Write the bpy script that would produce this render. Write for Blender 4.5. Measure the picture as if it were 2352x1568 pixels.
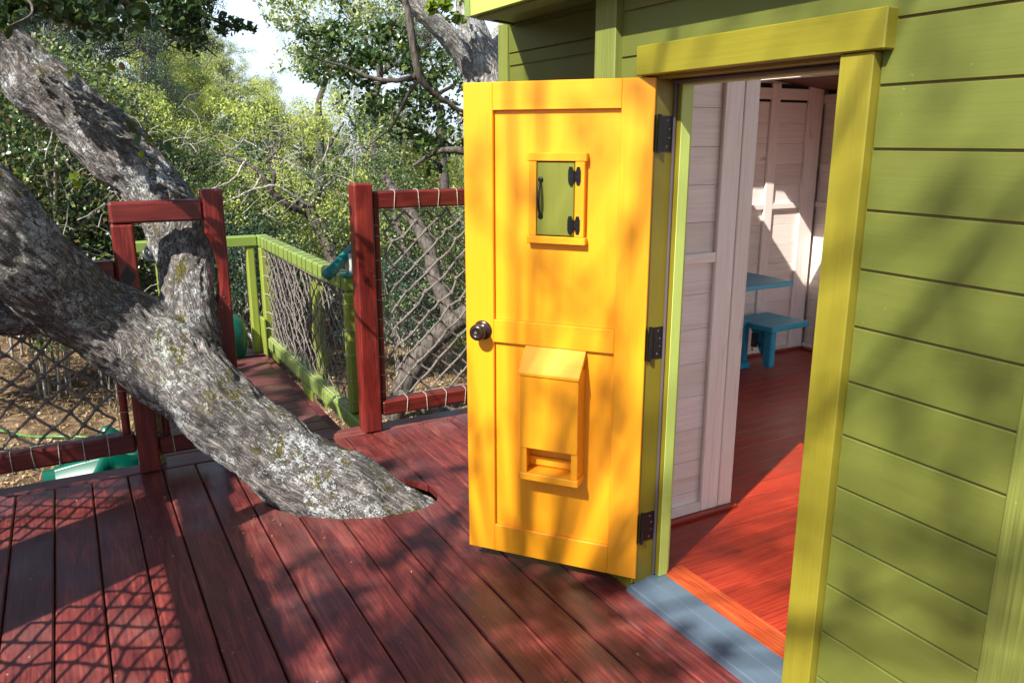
import bpy, math, random
import numpy as np
from mathutils import Vector, Matrix, noise as mnoise

scene = bpy.context.scene
for ob in list(bpy.data.objects):
    bpy.data.objects.remove(ob)

# ------------------------------------------------------------------ camera
CAM_H = 1.5
YAW, PITCH = math.radians(29.016), math.radians(14.104)
cam_data = bpy.data.cameras.new('camera')
cam_data.lens = 28.05
cam_data.sensor_width = 36
cam_data.clip_end = 6000
cam_data.clip_start = 0.02
cam = bpy.data.objects.new('camera', cam_data)
scene.collection.objects.link(cam)
cam.location = (0, 0, CAM_H)
cam.rotation_euler = (math.radians(90) - PITCH, 0, -YAW)
scene.camera = cam

# ------------------------------------------------------------------ sky and sun
SUN_EL = math.radians(43.9)
SUN_TRAVEL = Vector((0.905, 0.425, 0)).normalized()      # the way the light travels over the ground
world = bpy.data.worlds.new('World')
scene.world = world
world.use_nodes = True
wn = world.node_tree
bg = wn.nodes['Background']
sky = wn.nodes.new('ShaderNodeTexSky')
sky.sky_type = 'NISHITA'
sky.sun_disc = False
sky.sun_elevation = SUN_EL
sky.sun_rotation = math.atan2(-SUN_TRAVEL.x, -SUN_TRAVEL.y)
sky.air_density = 1.0
sky.dust_density = 1.0
sky.ozone_density = 1.0
# bright white haze low round the whole horizon, clear sky above it
tcw = wn.nodes.new('ShaderNodeTexCoord'); spw = wn.nodes.new('ShaderNodeSeparateXYZ'); wn.links.new(tcw.outputs['Generated'], spw.inputs[0])
rw = wn.nodes.new('ShaderNodeValToRGB'); wn.links.new(spw.outputs['Z'], rw.inputs[0])
rw.color_ramp.elements[0].position = 0.10; rw.color_ramp.elements[0].color = (1, 1, 1, 1)
rw.color_ramp.elements[1].position = 0.42; rw.color_ramp.elements[1].color = (0, 0, 0, 1)
mw = wn.nodes.new('ShaderNodeMix'); mw.data_type = 'RGBA'
wn.links.new(rw.outputs[0], mw.inputs[0]); wn.links.new(sky.outputs[0], mw.inputs[6]); mw.inputs[7].default_value = (7.4, 9.2, 11.0, 1)
wn.links.new(mw.outputs[2], bg.inputs[0])
bg.inputs[1].default_value = 0.07
sun_data = bpy.data.lights.new('sun', 'SUN')
sun_data.energy = 5.0
sun_data.angle = math.radians(0.45)
sun_data.color = (1.0, 0.95, 0.86)
sun = bpy.data.objects.new('sun', sun_data)
scene.collection.objects.link(sun)
ldir = Vector((SUN_TRAVEL.x * math.cos(SUN_EL), SUN_TRAVEL.y * math.cos(SUN_EL), -math.sin(SUN_EL)))
sun.rotation_euler = ldir.to_track_quat('-Z', 'Y').to_euler()
sun.location = (-10, -5, 12)
TO_SUN = -ldir

scene.render.engine = 'CYCLES'
scene.view_settings.view_transform = 'Standard'
scene.view_settings.look = 'None'
scene.view_settings.gamma = 1
scene.view_settings.exposure = 1.13
scene.view_settings.use_curve_mapping = False

# ------------------------------------------------------------------ helpers
COL = scene.collection

def at(px, py, depth):
    """world point that stands `depth` metres in front of the camera on the sight line (px, py) of a 2352 px wide frame"""
    f = 1832.6
    x, y = (px - 1176) / f * depth, (py - 784) / f * depth
    r = (0.87448, -0.48506, 0.0)
    d = (-0.11820, -0.21310, -0.96985)
    w = (0.47043, 0.84812, -0.24369)
    return Vector((r[0]*x + d[0]*y + w[0]*depth, r[1]*x + d[1]*y + w[1]*depth, CAM_H + r[2]*x + d[2]*y + w[2]*depth))

def tag(o, label=None, cat=None, group=None, kind=None):
    if label: o['label'] = label
    if cat: o['category'] = cat
    if group: o['group'] = group
    if kind: o['kind'] = kind
    return o

def empty(name, loc=(0, 0, 0), rotz=0.0, label=None, cat=None, group=None, kind=None, parent=None):
    o = bpy.data.objects.new(name, None)
    o.empty_display_size = 0.1
    COL.objects.link(o)
    o.location = loc
    o.rotation_euler = (0, 0, rotz)
    if parent: o.parent = parent
    return tag(o, label, cat, group, kind)

class MB:
    """collects shapes, then links them as one mesh object"""
    def __init__(s):
        s.v, s.f, s.sm, s.off = [], [], [], 0
    def add(s, verts, faces, smooth=False):
        n = s.off
        s.v.extend([tuple(map(float, p)) for p in verts])
        for f in faces:
            s.f.append(tuple(i + n for i in f)); s.sm.append(smooth)
        s.off = len(s.v)
        return s
    def box(s, x0, x1, y0, y1, z0, z1, b=0.002, M=None):
        lo = (min(x0, x1), min(y0, y1), min(z0, z1)); hi = (max(x0, x1), max(y0, y1), max(z0, z1))
        b = min(b, 0.45 * min(hi[i] - lo[i] for i in range(3)))
        idx, vs = {}, []
        for cx in (0, 1):
            for cy in (0, 1):
                for cz in (0, 1):
                    c = (cx, cy, cz)
                    for a in range(3):
                        p = []
                        for k in range(3):
                            e = hi[k] if c[k] else lo[k]
                            if k != a: e += (-b if c[k] else b)
                            p.append(e)
                        idx[(c, a)] = len(vs); vs.append(p)
        fs = []
        for a in range(3):
            o1, o2 = (a + 1) % 3, (a + 2) % 3
            for sgn in (0, 1):
                q = []
                for (i, j) in ((0, 0), (1, 0), (1, 1), (0, 1)):
                    c = [0, 0, 0]; c[a] = sgn; c[o1] = i; c[o2] = j
                    q.append(idx[(tuple(c), a)])
                fs.append(q)
        for a in range(3):
            for bb in range(a + 1, 3):
                c3 = 3 - a - bb
                for sa in (0, 1):
                    for sb in (0, 1):
                        c = [0, 0, 0]; c[a] = sa; c[bb] = sb; d = list(c); c[c3] = 0; d[c3] = 1
                        fs.append([idx[(tuple(c), a)], idx[(tuple(d), a)], idx[(tuple(d), bb)], idx[(tuple(c), bb)]])
        for cx in (0, 1):
            for cy in (0, 1):
                for cz in (0, 1):
                    fs.append([idx[((cx, cy, cz), a)] for a in range(3)])
        ctr = Vector([(lo[i] + hi[i]) / 2 for i in range(3)])
        out = []
        for f in fs:
            P = [Vector(vs[i]) for i in f]
            n = (P[1] - P[0]).cross(P[2] - P[0])
            m = sum(P, Vector()) / len(P) - ctr
            out.append(f if n.dot(m) > 0 else f[::-1])
        if M is not None: vs = [M @ Vector(p) for p in vs]
        return s.add(vs, out)
    def tube(s, pts, r, seg=8, cap=True, smooth=True, twist=0.0):
        pts = [Vector(p) for p in pts]
        rs = r if hasattr(r, '__len__') else [r] * len(pts)
        n = len(pts)
        t0 = (pts[1] - pts[0]).normalized()
        up = Vector((0, 0, 1)) if abs(t0.z) < 0.9 else Vector((1, 0, 0))
        u = t0.cross(up).normalized()
        vs, fs = [], []
        for i in range(n):
            t = (pts[min(i + 1, n - 1)] - pts[max(i - 1, 0)])
            if t.length < 1e-9: t = t0.copy()
            t.normalize()
            u = (u - t * u.dot(t))
            if u.length < 1e-6: u = t.orthogonal()
            u.normalize(); w = t.cross(u)
            for k in range(seg):
                a = 2 * math.pi * k / seg + twist * i
                vs.append(pts[i] + (u * math.cos(a) + w * math.sin(a)) * rs[i])
        for i in range(n - 1):
            for k in range(seg):
                a, b2 = i * seg + k, i * seg + (k + 1) % seg
                fs.append((a, b2, b2 + seg, a + seg))
        s.add(vs, fs, smooth)
        if cap:
            s.add(vs[:seg], [tuple(range(seg))[::-1]]); s.add(vs[-seg:], [tuple(range(seg))])
        return s
    def lathe(s, prof, M, seg=24, smooth=True):
        """prof: list of (radius, height) about the local z axis of M"""
        vs, fs = [], []
        for (r, h) in prof:
            for k in range(seg):
                a = 2 * math.pi * k / seg
                vs.append(M @ Vector((r * math.cos(a), r * math.sin(a), h)))
        for i in range(len(prof) - 1):
            for k in range(seg):
                a, b = i * seg + k, i * seg + (k + 1) % seg
                fs.append((a, b, b + seg, a + seg))
        return s.add(vs, fs, smooth)
    def knot(s, c, r):
        c = Vector(c)
        vs = [c + Vector((math.cos(a) * r * q, math.sin(a) * r * q * 0.9, h * r)) for h, q in ((-1, .35), (-.4, 1), (.45, 1), (1, .35))
              for a in [k * math.pi / 3 + h for k in range(6)]]
        fs = []
        for i in range(3):
            for k in range(6):
                fs.append((i*6 + k, i*6 + (k + 1) % 6, i*6 + 6 + (k + 1) % 6, i*6 + 6 + k))
        fs += [tuple(range(6))[::-1], tuple(range(18, 24))]
        return s.add(vs, fs, True)
    def prism(s, poly, axis, a0, a1):
        """poly: 2D points in the plane of the two other axes (in xyz order), swept along axis from a0 to a1"""
        n = len(poly)
        def mk(p, a):
            q = list(p); q.insert(axis, a); return q
        vs = [mk(p, a0) for p in poly] + [mk(p, a1) for p in poly]
        area = sum(poly[i][0] * poly[(i+1) % n][1] - poly[(i+1) % n][0] * poly[i][1] for i in range(n))
        fl = (area > 0) != (axis == 1)
        fs = [tuple(range(n, 2*n)), tuple(range(n))[::-1]] + [(i, (i+1) % n, n + (i+1) % n, n + i) for i in range(n)]
        if (a1 < a0) == fl: fs = [f[::-1] for f in fs]
        return s.add(vs, fs)
    def build(s, name, mat, parent=None, label=None):
        me = bpy.data.meshes.new(name)
        me.from_pydata(s.v, [], s.f)
        me.polygons.foreach_set('use_smooth', s.sm)
        me.materials.append(mat)
        me.update()
        o = bpy.data.objects.new(name, me)
        COL.objects.link(o)
        if parent: o.parent = parent
        if label: o['label'] = label
        return o

def quick_mesh(name, V, quads, mat, smooth=False):
    me = bpy.data.meshes.new(name)
    me.vertices.add(len(V)); me.vertices.foreach_set('co', np.asarray(V, dtype=np.float32).ravel())
    nq = len(quads)
    me.loops.add(nq * 4); me.loops.foreach_set('vertex_index', np.asarray(quads, dtype=np.int32).ravel())
    me.polygons.add(nq)
    me.polygons.foreach_set('loop_start', np.arange(0, nq * 4, 4, dtype=np.int32))
    me.polygons.foreach_set('loop_total', np.full(nq, 4, dtype=np.int32))
    if smooth: me.polygons.foreach_set('use_smooth', np.ones(nq, dtype=bool))
    me.materials.append(mat)
    me.update(calc_edges=True)
    return me

# ------------------------------------------------------------------ materials
class NT:
    def __init__(s, name):
        s.m = bpy.data.materials.new(name); s.m.use_nodes = True
        s.t = s.m.node_tree; s.b = s.t.nodes['Principled BSDF']; s.out = s.t.nodes['Material Output']
    def n(s, typ, **kw):
        nd = s.t.nodes.new('ShaderNode' + typ)
        for k, v in kw.items():
            if k.startswith('i_'):
                key = k[2:]
                key = int(key) if key.isdigit() else key.replace('_', ' ')
                nd.inputs[key].default_value = v
            else: setattr(nd, k, v)
        return nd
    def l(s, a, b): s.t.links.new(a, b)
    def coords(s, scale, rand=True, attr=None):
        tc = s.n('AttributeNode' if False else 'TexCoord')
        src = tc.outputs['Object']
        if attr:
            at_ = s.n('Attribute', attribute_name=attr); src = at_.outputs['Vector']
        if rand:
            oi = s.n('ObjectInfo')
            mul = s.n('VectorMath', operation='MULTIPLY'); mul.inputs[1].default_value = (37.0, 17.0, 53.0)
            cmb = s.n('CombineXYZ')
            for i in range(3): s.l(oi.outputs['Random'], cmb.inputs[i])
            s.l(cmb.outputs[0], mul.inputs[0])
            ad = s.n('VectorMath', operation='ADD'); s.l(src, ad.inputs[0]); s.l(mul.outputs[0], ad.inputs[1]); src = ad.outputs[0]
        mp = s.n('Mapping'); mp.inputs['Scale'].default_value = scale
        s.l(src, mp.inputs['Vector'])
        return mp.outputs[0]
    def noise(s, vec, scale=1.0, detail=4.0, rough=0.55, dist=0.0):
        nd = s.n('TexNoise'); nd.inputs['Scale'].default_value = scale; nd.inputs['Detail'].default_value = detail
        nd.inputs['Roughness'].default_value = rough; nd.inputs['Distortion'].default_value = dist
        s.l(vec, nd.inputs['Vector']); return nd.outputs['Fac']
    def ramp(s, fac, stops):
        r = s.n('ValToRGB'); cr = r.color_ramp
        while len(cr.elements) < len(stops): cr.elements.new(0.5)
        for e, (p, c) in zip(cr.elements, stops):
            e.position = p; e.color = (*c, 1) if hasattr(c, '__len__') else (c, c, c, 1)
        s.l(fac, r.inputs[0]); return r.outputs[0]
    def mix(s, fac, a, b, mode='MIX'):
        m = s.n('Mix', data_type='RGBA', blend_type=mode)
        for sock, v in ((m.inputs[0], fac), (m.inputs[6], a), (m.inputs[7], b)):
            if hasattr(v, 'is_output') or isinstance(v, bpy.types.NodeSocket): s.l(v, sock)
            elif hasattr(v, '__len__'): sock.default_value = (*v, 1)
            else: sock.default_value = v
        return m.outputs[2]
    def math(s, op, a, b=0.0):
        m = s.n('Math', operation=op)
        for sock, v in ((m.inputs[0], a), (m.inputs[1], b)):
            if isinstance(v, bpy.types.NodeSocket): s.l(v, sock)
            else: sock.default_value = v
        return m.outputs[0]
    def bump(s, h, strength=0.3, dist=0.005):
        b = s.n('Bump'); b.inputs['Strength'].default_value = strength; b.inputs['Distance'].default_value = dist
        s.l(h, b.inputs['Height']); s.l(b.outputs[0], s.b.inputs['Normal']); return b
    def set(s, color=None, rough=0.5, spec=0.5, metal=0.0, coat=0.0):
        if color is not None:
            if isinstance(color, bpy.types.NodeSocket): s.l(color, s.b.inputs['Base Color'])
            else: s.b.inputs['Base Color'].default_value = (*color, 1)
        if isinstance(rough, bpy.types.NodeSocket): s.l(rough, s.b.inputs['Roughness'])
        else: s.b.inputs['Roughness'].default_value = rough
        s.b.inputs['Specular IOR Level'].default_value = spec
        s.b.inputs['Metallic'].default_value = metal
        s.b.inputs['Coat Weight'].default_value = coat
        return s.m

def grain_scale(axis, a, c):
    v = [c, c, c]; v[axis] = a; return tuple(v)

def paint(name, col, axis=2, rough=0.42, var=0.10, streak=0.10, bump=0.15, obj_var=0.04, speck=0.0):
    """brushed satin paint over wood: faint streaks along `axis`"""
    t = NT(name)
    v = t.coords(grain_scale(axis, 3.0, 160.0))
    st = t.noise(v, 1.0, 5, 0.6)
    v2 = t.coords((3, 3, 3)); bl = t.noise(v2, 1.0, 3, 0.5)
    c = Vector(col)
    base = t.mix(t.ramp(st, [(0.3, 0.0), (0.7, 1.0)]), tuple(c * (1 - streak)), tuple(c * (1 + streak)))
    base = t.mix(t.ramp(bl, [(0.3, 0.0), (0.7, 1.0)]), tuple(Vector((1 - var,) * 3)), (1, 1, 1)) if False else t.mix(0.999, base, t.ramp(bl, [(0.3, 1 - var), (0.7, 1 + var * 0.3)]), 'MULTIPLY')
    oi = t.n('ObjectInfo')
    base = t.mix(0.999, base, t.ramp(oi.outputs['Random'], [(0.0, 1 - obj_var * 2), (1.0, 1.0)]), 'MULTIPLY')
    if speck:
        vs = t.coords((75, 75, 60)); sp = t.noise(vs, 1.0, 2, 0.5)
        base = t.mix(t.ramp(sp, [(0.765, 0.0), (0.79, speck)]), base, tuple(min(1, k * 2.2 + 0.12) for k in col))
    rg = t.ramp(st, [(0.2, rough - 0.06), (0.8, rough + 0.10)])
    t.bump(st, bump, 0.002)
    return t.set(base, rg)

def stained_wood(name, dark, mid, light, axis=1, rough=0.4, specks=True, obj_var=0.16, wear=0.0):
    t = NT(name)
    v = t.coords(grain_scale(axis, 2.8, 21.0))
    warp = t.noise(v, 1.0, 6, 0.6, 1.6)
    vf = t.coords(grain_scale(axis, 5.0, 220.0)); fine = t.noise(vf, 1.0, 4, 0.6)
    vb = t.coords((4.5, 4.5, 4.5)); blot = t.noise(vb, 1.0, 4, 0.6)
    wv = t.n('TexWave', wave_type='BANDS', bands_direction='X' if axis != 0 else 'Y')
    t.l(t.coords(grain_scale(axis, 0.9, 9.0)), wv.inputs['Vector'])
    for k, val in (('Scale', 2.2), ('Distortion', 9.0), ('Detail', 2.5), ('Detail Scale', 0.9), ('Detail Roughness', 0.55)): wv.inputs[k].default_value = val
    c1 = t.ramp(warp, [(0.30, dark), (0.52, mid), (0.78, light)])
    c2 = t.ramp(wv.outputs['Fac'], [(0.0, 0.70), (0.35, 1.0), (0.9, 1.10)])
    c = t.mix(0.75, c1, c2, 'MULTIPLY')
    c = t.mix(0.30, c, t.ramp(fine, [(0.3, 0.6), (0.65, 1.12)]), 'MULTIPLY')
    c = t.mix(0.8, c, t.ramp(blot, [(0.3, 0.68), (0.62, 1.1)]), 'MULTIPLY')
    oi = t.n('ObjectInfo')
    c = t.mix(0.999, c, t.ramp(oi.outputs['Random'], [(0.0, 1 - obj_var), (1.0, 1 + obj_var)]), 'MULTIPLY')
    if specks:
        vs = t.coords(grain_scale(axis, 38, 60)); sp = t.noise(vs, 1.0, 3, 0.5)
        c = t.mix(t.ramp(sp, [(0.735, 0.0), (0.76, 0.55)]), c, (0.42, 0.30, 0.28))
    if wear:
        vw = t.coords((2.4, 2.4, 2.4)); w = t.noise(vw, 1.0, 5, 0.65)
        c = t.mix(t.ramp(w, [(0.5, 0.0), (0.75, wear)]), c, (0.30, 0.17, 0.15))
    r = t.ramp(blot, [(0.25, rough - 0.08), (0.7, rough + 0.16)])
    h = t.mix(0.5, fine, wv.outputs['Fac'])
    t.bump(h, 0.18, 0.002)
    return t.set(c, r, 0.5)

M_deck = stained_wood('red_stained_deck_wood', (0.052, 0.010, 0.012), (0.135, 0.024, 0.022), (0.27, 0.060, 0.042), 1, 0.33, True, 0.16, 0.28)
M_border = stained_wood('red_stained_border_wood', (0.06, 0.013, 0.014), (0.13, 0.027, 0.024), (0.21, 0.05, 0.035), 0, 0.40, True, 0.1, 0.25)
M_walk = stained_wood('purple_red_walkway_wood', (0.050, 0.013, 0.017), (0.105, 0.026, 0.028), (0.17, 0.045, 0.04), 0, 0.42, True, 0.15, 0.3)
M_post = stained_wood('red_stained_post_wood', (0.075, 0.006, 0.005), (0.150, 0.012, 0.009), (0.26, 0.034, 0.017), 2, 0.36, False, 0.1)
M_rail = stained_wood('red_stained_rail_wood', (0.065, 0.007, 0.007), (0.130, 0.014, 0.011), (0.20, 0.028, 0.019), 0, 0.36, False, 0.1)
M_raily = stained_wood('red_stained_side_rail_wood', (0.065, 0.007, 0.007), (0.130, 0.014, 0.011), (0.20, 0.028, 0.019), 1, 0.36, False, 0.1)
M_floor = stained_wood('orange_red_floor_wood', (0.26, 0.020, 0.009), (0.33, 0.030, 0.012), (0.40, 0.045, 0.016), 0, 0.34, False, 0.10)
M_sill = stained_wood('orange_fir_sill_wood', (0.34, 0.042, 0.011), (0.46, 0.075, 0.018), (0.58, 0.12, 0.03), 1, 0.4, False, 0.05)
M_door = paint('golden_yellow_door_paint', (0.85, 0.335, 0.010), 2, 0.34, 0.04, 0.04, 0.12, 0.0)
M_doorh = paint('golden_yellow_door_paint_crosswise', (0.85, 0.335, 0.010), 1, 0.34, 0.04, 0.04, 0.12, 0.0)
M_siding = paint('olive_green_siding_paint', (0.130, 0.150, 0.026), 1, 0.44, 0.14, 0.035, 0.12, 0.06, 0.30)
M_trimv = paint('chartreuse_trim_paint', (0.25, 0.215, 0.020), 2, 0.36, 0.08, 0.06, 0.15, 0.03, 0.2)
M_trimh = paint('chartreuse_trim_paint_crosswise', (0.225, 0.20, 0.016), 1, 0.36, 0.08, 0.06, 0.15, 0.03, 0.2)
M_corner = paint('green_corner_board_paint', (0.175, 0.20, 0.040), 2, 0.48, 0.15, 0.25, 0.4, 0.05, 0.2)
M_jamb = paint('dark_olive_jamb_paint', (0.20, 0.16, 0.010), 2, 0.36, 0.08, 0.06, 0.1, 0.02, 0.2)
M_lime = paint('lime_green_paint', (0.44, 0.55, 0.12), 2, 0.40, 0.05, 0.05, 0.1, 0.02)
M_shutter = paint('olive_shutter_paint', (0.20, 0.215, 0.030), 2, 0.36, 0.06, 0.06, 0.1)
M_grail = paint('pear_green_rail_paint', (0.19, 0.27, 0.050), 1, 0.42, 0.10, 0.10, 0.2, 0.05)
M_gpost = paint('pear_green_post_paint', (0.23, 0.28, 0.040), 2, 0.42, 0.10, 0.12, 0.2, 0.05)
M_blue = paint('teal_blue_furniture_paint', (0.012, 0.34, 0.52), 0, 0.42, 0.15, 0.22, 0.3, 0.05)
M_thresh = paint('slate_blue_threshold_paint', (0.090, 0.130, 0.175), 1, 0.36, 0.12, 0.08, 0.15, 0.0, 0.5)
M_tan = NT('bare_wood_board_lip').set((0.19, 0.125, 0.045), 0.6)
M_dark = NT('dark_void').set((0.02, 0.018, 0.014), 0.9)
M_black = NT('black_iron'); _v = M_black.coords((90, 90, 90)); M_black.bump(M_black.noise(_v, 1, 2), 0.5, 0.002); M_black = M_black.set((0.006, 0.006, 0.007), 0.36, 0.4)
M_screw = NT('steel_screw').set((0.20, 0.19, 0.19), 0.3, 0.5, 1.0)
M_bronze = NT('oil_rubbed_bronze').set((0.030, 0.017, 0.013), 0.24, 0.7, 0.35)
M_weather = NT('grey_weatherstrip').set((0.085, 0.065, 0.075), 0.55)
M_slide = NT('green_plastic').set((0.001, 0.085, 0.055), 0.30, 0.3)
M_tele = NT('teal_plastic').set((0.004, 0.15, 0.14), 0.25, 0.5)
M_bracket = NT('grey_plastic').set((0.42, 0.45, 0.42), 0.4)
M_silver = NT('knob_turn_metal').set((0.45, 0.42, 0.40), 0.3, 0.5, 0.9)

def whitewash(name, axis):
    t = NT(name)
    v = t.coords(grain_scale(axis, 1.6, 34.0)); w = t.noise(v, 1.0, 6, 0.62, 1.0)
    vf = t.coords(grain_scale(axis, 6, 240.0)); fine = t.noise(vf, 1.0, 3, 0.6)
    vk = t.coords(grain_scale(axis, 3.2, 9.0)); k = t.noise(vk, 1.0, 2, 0.4)
    c = t.ramp(w, [(0.28, (0.72, 0.62, 0.58)), (0.46, (0.82, 0.76, 0.72)), (0.7, (0.87, 0.83, 0.79))])
    c = t.mix(t.ramp(k, [(0.70, 0.0), (0.78, 0.8)]), c, (0.33, 0.17, 0.22))
    c = t.mix(0.4, c, t.ramp(fine, [(0.3, 0.75), (0.7, 1.08)]), 'MULTIPLY')
    oi = t.n('ObjectInfo')
    c = t.mix(0.999, c, t.ramp(oi.outputs['Random'], [(0.0, (0.90, 0.85, 0.80)), (0.5, (0.98, 0.95, 0.9)), (1.0, (1.05, 1.0, 0.98))]), 'MULTIPLY')
    t.bump(fine, 0.2, 0.002)
    return t.set(c, 0.5)
M_lining = whitewash('whitewashed_lining_wood', 0)
M_liningy = whitewash('whitewashed_side_lining_wood', 1)
M_stud = whitewash('whitewashed_stud_wood', 2)
M_ceiling = stained_wood('unpainted_ceiling_wood', (0.10, 0.045, 0.022), (0.16, 0.07, 0.035), (0.24, 0.11, 0.055), 1, 0.55, False, 0.1)

def rope_mat(name, col):
    t = NT(name)
    v = t.coords((120, 120, 120), False); w = t.noise(v, 1.0, 3, 0.6)
    t.bump(w, 0.7, 0.003)
    return t.set(t.mix(t.ramp(w, [(0.35, 0.0), (0.7, 1.0)]), tuple(Vector(col) * 0.62), tuple(Vector(col) * 1.2)), 0.85, 0.2)
M_rope = rope_mat('brown_grey_net_rope', (0.19, 0.165, 0.15))
M_cord = rope_mat('pale_lashing_cord', (0.42, 0.38, 0.30))
M_gcord = rope_mat('green_grey_lashing_cord', (0.16, 0.17, 0.10))
M_thickrope = rope_mat('tan_thick_rope', (0.42, 0.30, 0.15))

def bark_mat(name, attr, lichen=0.5, moss=0.5, cols=None, yellow=0.5):
    t = NT(name)
    def cs(k): return t.coords(k, False, attr)
    def ob(k): return t.coords(k, False)
    warp = t.noise(cs((9, 9, 5)), 1.0, 3, 0.6)
    f1 = t.noise(cs((34, 34, 8)), 1.0, 5, 0.62, 1.2)
    rid = t.math('SUBTRACT', 1.0, t.math('MULTIPLY', t.math('ABSOLUTE', t.math('SUBTRACT', f1, 0.5)), 6.0))     # 1 in the cracks
    big = t.noise(ob((3.5, 3.5, 3.5)), 1.0, 4, 0.6)
    fine = t.noise(ob((130, 130, 130)), 1.0, 5, 0.75)
    mid = t.noise(cs((38, 38, 20)), 1.0, 5, 0.7)
    cols = cols or [(0.15, 0.128, 0.118), (0.31, 0.28, 0.265), (0.47, 0.44, 0.42)]
    c = t.ramp(mid, [(0.32, cols[0]), (0.5, cols[1]), (0.7, cols[2])])
    c = t.mix(0.9, c, t.ramp(rid, [(0.35, 1.0), (0.95, 0.22)]), 'MULTIPLY')
    c = t.mix(0.7, c, t.ramp(big, [(0.3, 0.62), (0.7, 1.18)]), 'MULTIPLY')
    c = t.mix(0.6, c, t.ramp(fine, [(0.3, 0.55), (0.7, 1.35)]), 'MULTIPLY')
    # lichen: small pale crusts in loose colonies
    l1 = t.noise(ob((4.2, 4.2, 4.2)), 1.0, 3, 0.6)
    l2 = t.noise(ob((130, 130, 130)), 1.0, 3, 0.6)
    l3 = t.noise(ob((36, 36, 36)), 1.0, 4, 0.65)
    ls = t.math('ADD', t.math('ADD', t.math('MULTIPLY', l1, 0.50), t.math('MULTIPLY', l2, 0.42)), t.math('MULTIPLY', l3, 0.62))
    th_ = 0.915 - 0.13 * lichen
    lf = t.ramp(ls, [(th_, 0.0), (th_ + 0.018, 0.95)])
    sel = t.noise(ob((2.6, 2.6, 2.6)), 1.0, 2, 0.5)
    lc = t.mix(t.ramp(sel, [(0.5, 0.0), (0.62, yellow)]), (0.54, 0.57, 0.58), (0.42, 0.47, 0.35))
    lc = t.mix(0.7, lc, t.ramp(rid, [(0.5, 1.0), (1.0, 0.4)]), 'MULTIPLY')
    lc = t.mix(0.6, lc, t.ramp(fine, [(0.3, 0.6), (0.7, 1.2)]), 'MULTIPLY')
    c = t.mix(lf, c, lc)
    g = t.n('NewGeometry'); sp = t.n('SeparateXYZ'); t.l(g.outputs['Normal'], sp.inputs[0])
    m1 = t.noise(ob((11, 11, 7)), 1.0, 3, 0.6); m2 = t.noise(ob((70, 70, 50)), 1.0, 4, 0.7)
    ms = t.math('ADD', t.math('MULTIPLY', m1, 0.75), t.math('MULTIPLY', m2, 0.5))
    mm = t.math('MULTIPLY', t.ramp(ms, [(0.69, 0.0), (0.72, moss)]), t.ramp(sp.outputs['Z'], [(0.05, 0.0), (0.5, 1.0)]))
    c = t.mix(mm, c, t.ramp(fine, [(0.3, (0.035, 0.034, 0.005)), (0.7, (0.15, 0.125, 0.018))]))
    h = t.math('ADD', t.math('MULTIPLY', mid, 0.8), t.math('MULTIPLY', rid, -0.7))
    h = t.math('ADD', h, t.math('MULTIPLY', fine, 0.40))
    h = t.math('ADD', h, t.math('MULTIPLY', lf, 0.15))
    t.bump(h, 0.9, 0.014)
    return t.set(c, 0.85, 0.2)
M_bark = bark_mat('lichen_covered_oak_bark', 'barkco', 0.66, 0.95)
M_barkpale = bark_mat('pale_smooth_oak_bark', 'barkco', 0.9, 0.0, [(0.46, 0.42, 0.37), (0.64, 0.60, 0.55), (0.74, 0.71, 0.67)], 0.2)
def simple_bark(name, c0, c1):
    t = NT(name); n_ = t.noise(t.coords((30, 30, 9)), 1.0, 5, 0.65)
    t.bump(n_, 0.8, 0.02)
    return t.set(t.ramp(n_, [(0.35, c0), (0.65, c1)]), 0.9, 0.2)
M_bark_far = simple_bark('dark_far_bark', (0.03, 0.024, 0.02), (0.15, 0.13, 0.11))
M_bark_grey = simple_bark('grey_far_bark', (0.16, 0.14, 0.12), (0.46, 0.43, 0.38))

def leaf_mat(name, cols, trans=0.32, rough=0.42):
    t = NT(name)
    g = t.n('NewGeometry')
    c = t.ramp(g.outputs['Random Per Island'], [(i / (len(cols) - 1), k) for i, k in enumerate(cols)])
    n_ = t.noise(t.coords((2.2, 2.2, 2.2), False), 1.0, 2, 0.5)
    c = t.mix(0.8, c, t.ramp(n_, [(0.3, 0.72), (0.7, 1.15)]), 'MULTIPLY')
    t.set(c, rough, 0.35)
    tr = t.n('BsdfTranslucent'); tc = t.mix(0.999, c, (1.35, 1.5, 0.5), 'MULTIPLY'); t.l(tc, tr.inputs[0])
    mx = t.n('MixShader'); mx.inputs[0].default_value = trans
    t.l(t.b.outputs[0], mx.inputs[1]); t.l(tr.outputs[0], mx.inputs[2]); t.l(mx.outputs[0], t.out.inputs['Surface'])
    return t.m
L_bright = leaf_mat('sunlit_yellow_green_leaves', [(0.16, 0.22, 0.045), (0.38, 0.44, 0.09), (0.52, 0.55, 0.14), (0.24, 0.32, 0.07)])  # brightness of sunlit foliage is put into this leaf colour
L_mid = leaf_mat('mid_green_leaves', [(0.032, 0.065, 0.032), (0.08, 0.13, 0.045), (0.30, 0.34, 0.10), (0.035, 0.07, 0.045), (0.16, 0.21, 0.06)])  # cool blue of leaf shadows is mixed into the darker tones
L_dark = leaf_mat('shaded_green_leaves', [(0.013, 0.036, 0.026), (0.022, 0.055, 0.036), (0.07, 0.11, 0.045), (0.014, 0.042, 0.036)], 0.2)  # shaded foliage: the cool dark of shadow is put into the leaf colour
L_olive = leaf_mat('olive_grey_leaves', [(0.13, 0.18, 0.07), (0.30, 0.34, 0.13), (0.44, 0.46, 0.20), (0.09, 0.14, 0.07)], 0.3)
L_near = leaf_mat('near_oak_leaves', [(0.020, 0.045, 0.010), (0.035, 0.075, 0.014), (0.06, 0.10, 0.02), (0.025, 0.055, 0.02), (0.12, 0.16, 0.03)], 0.22, 0.3)
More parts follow.
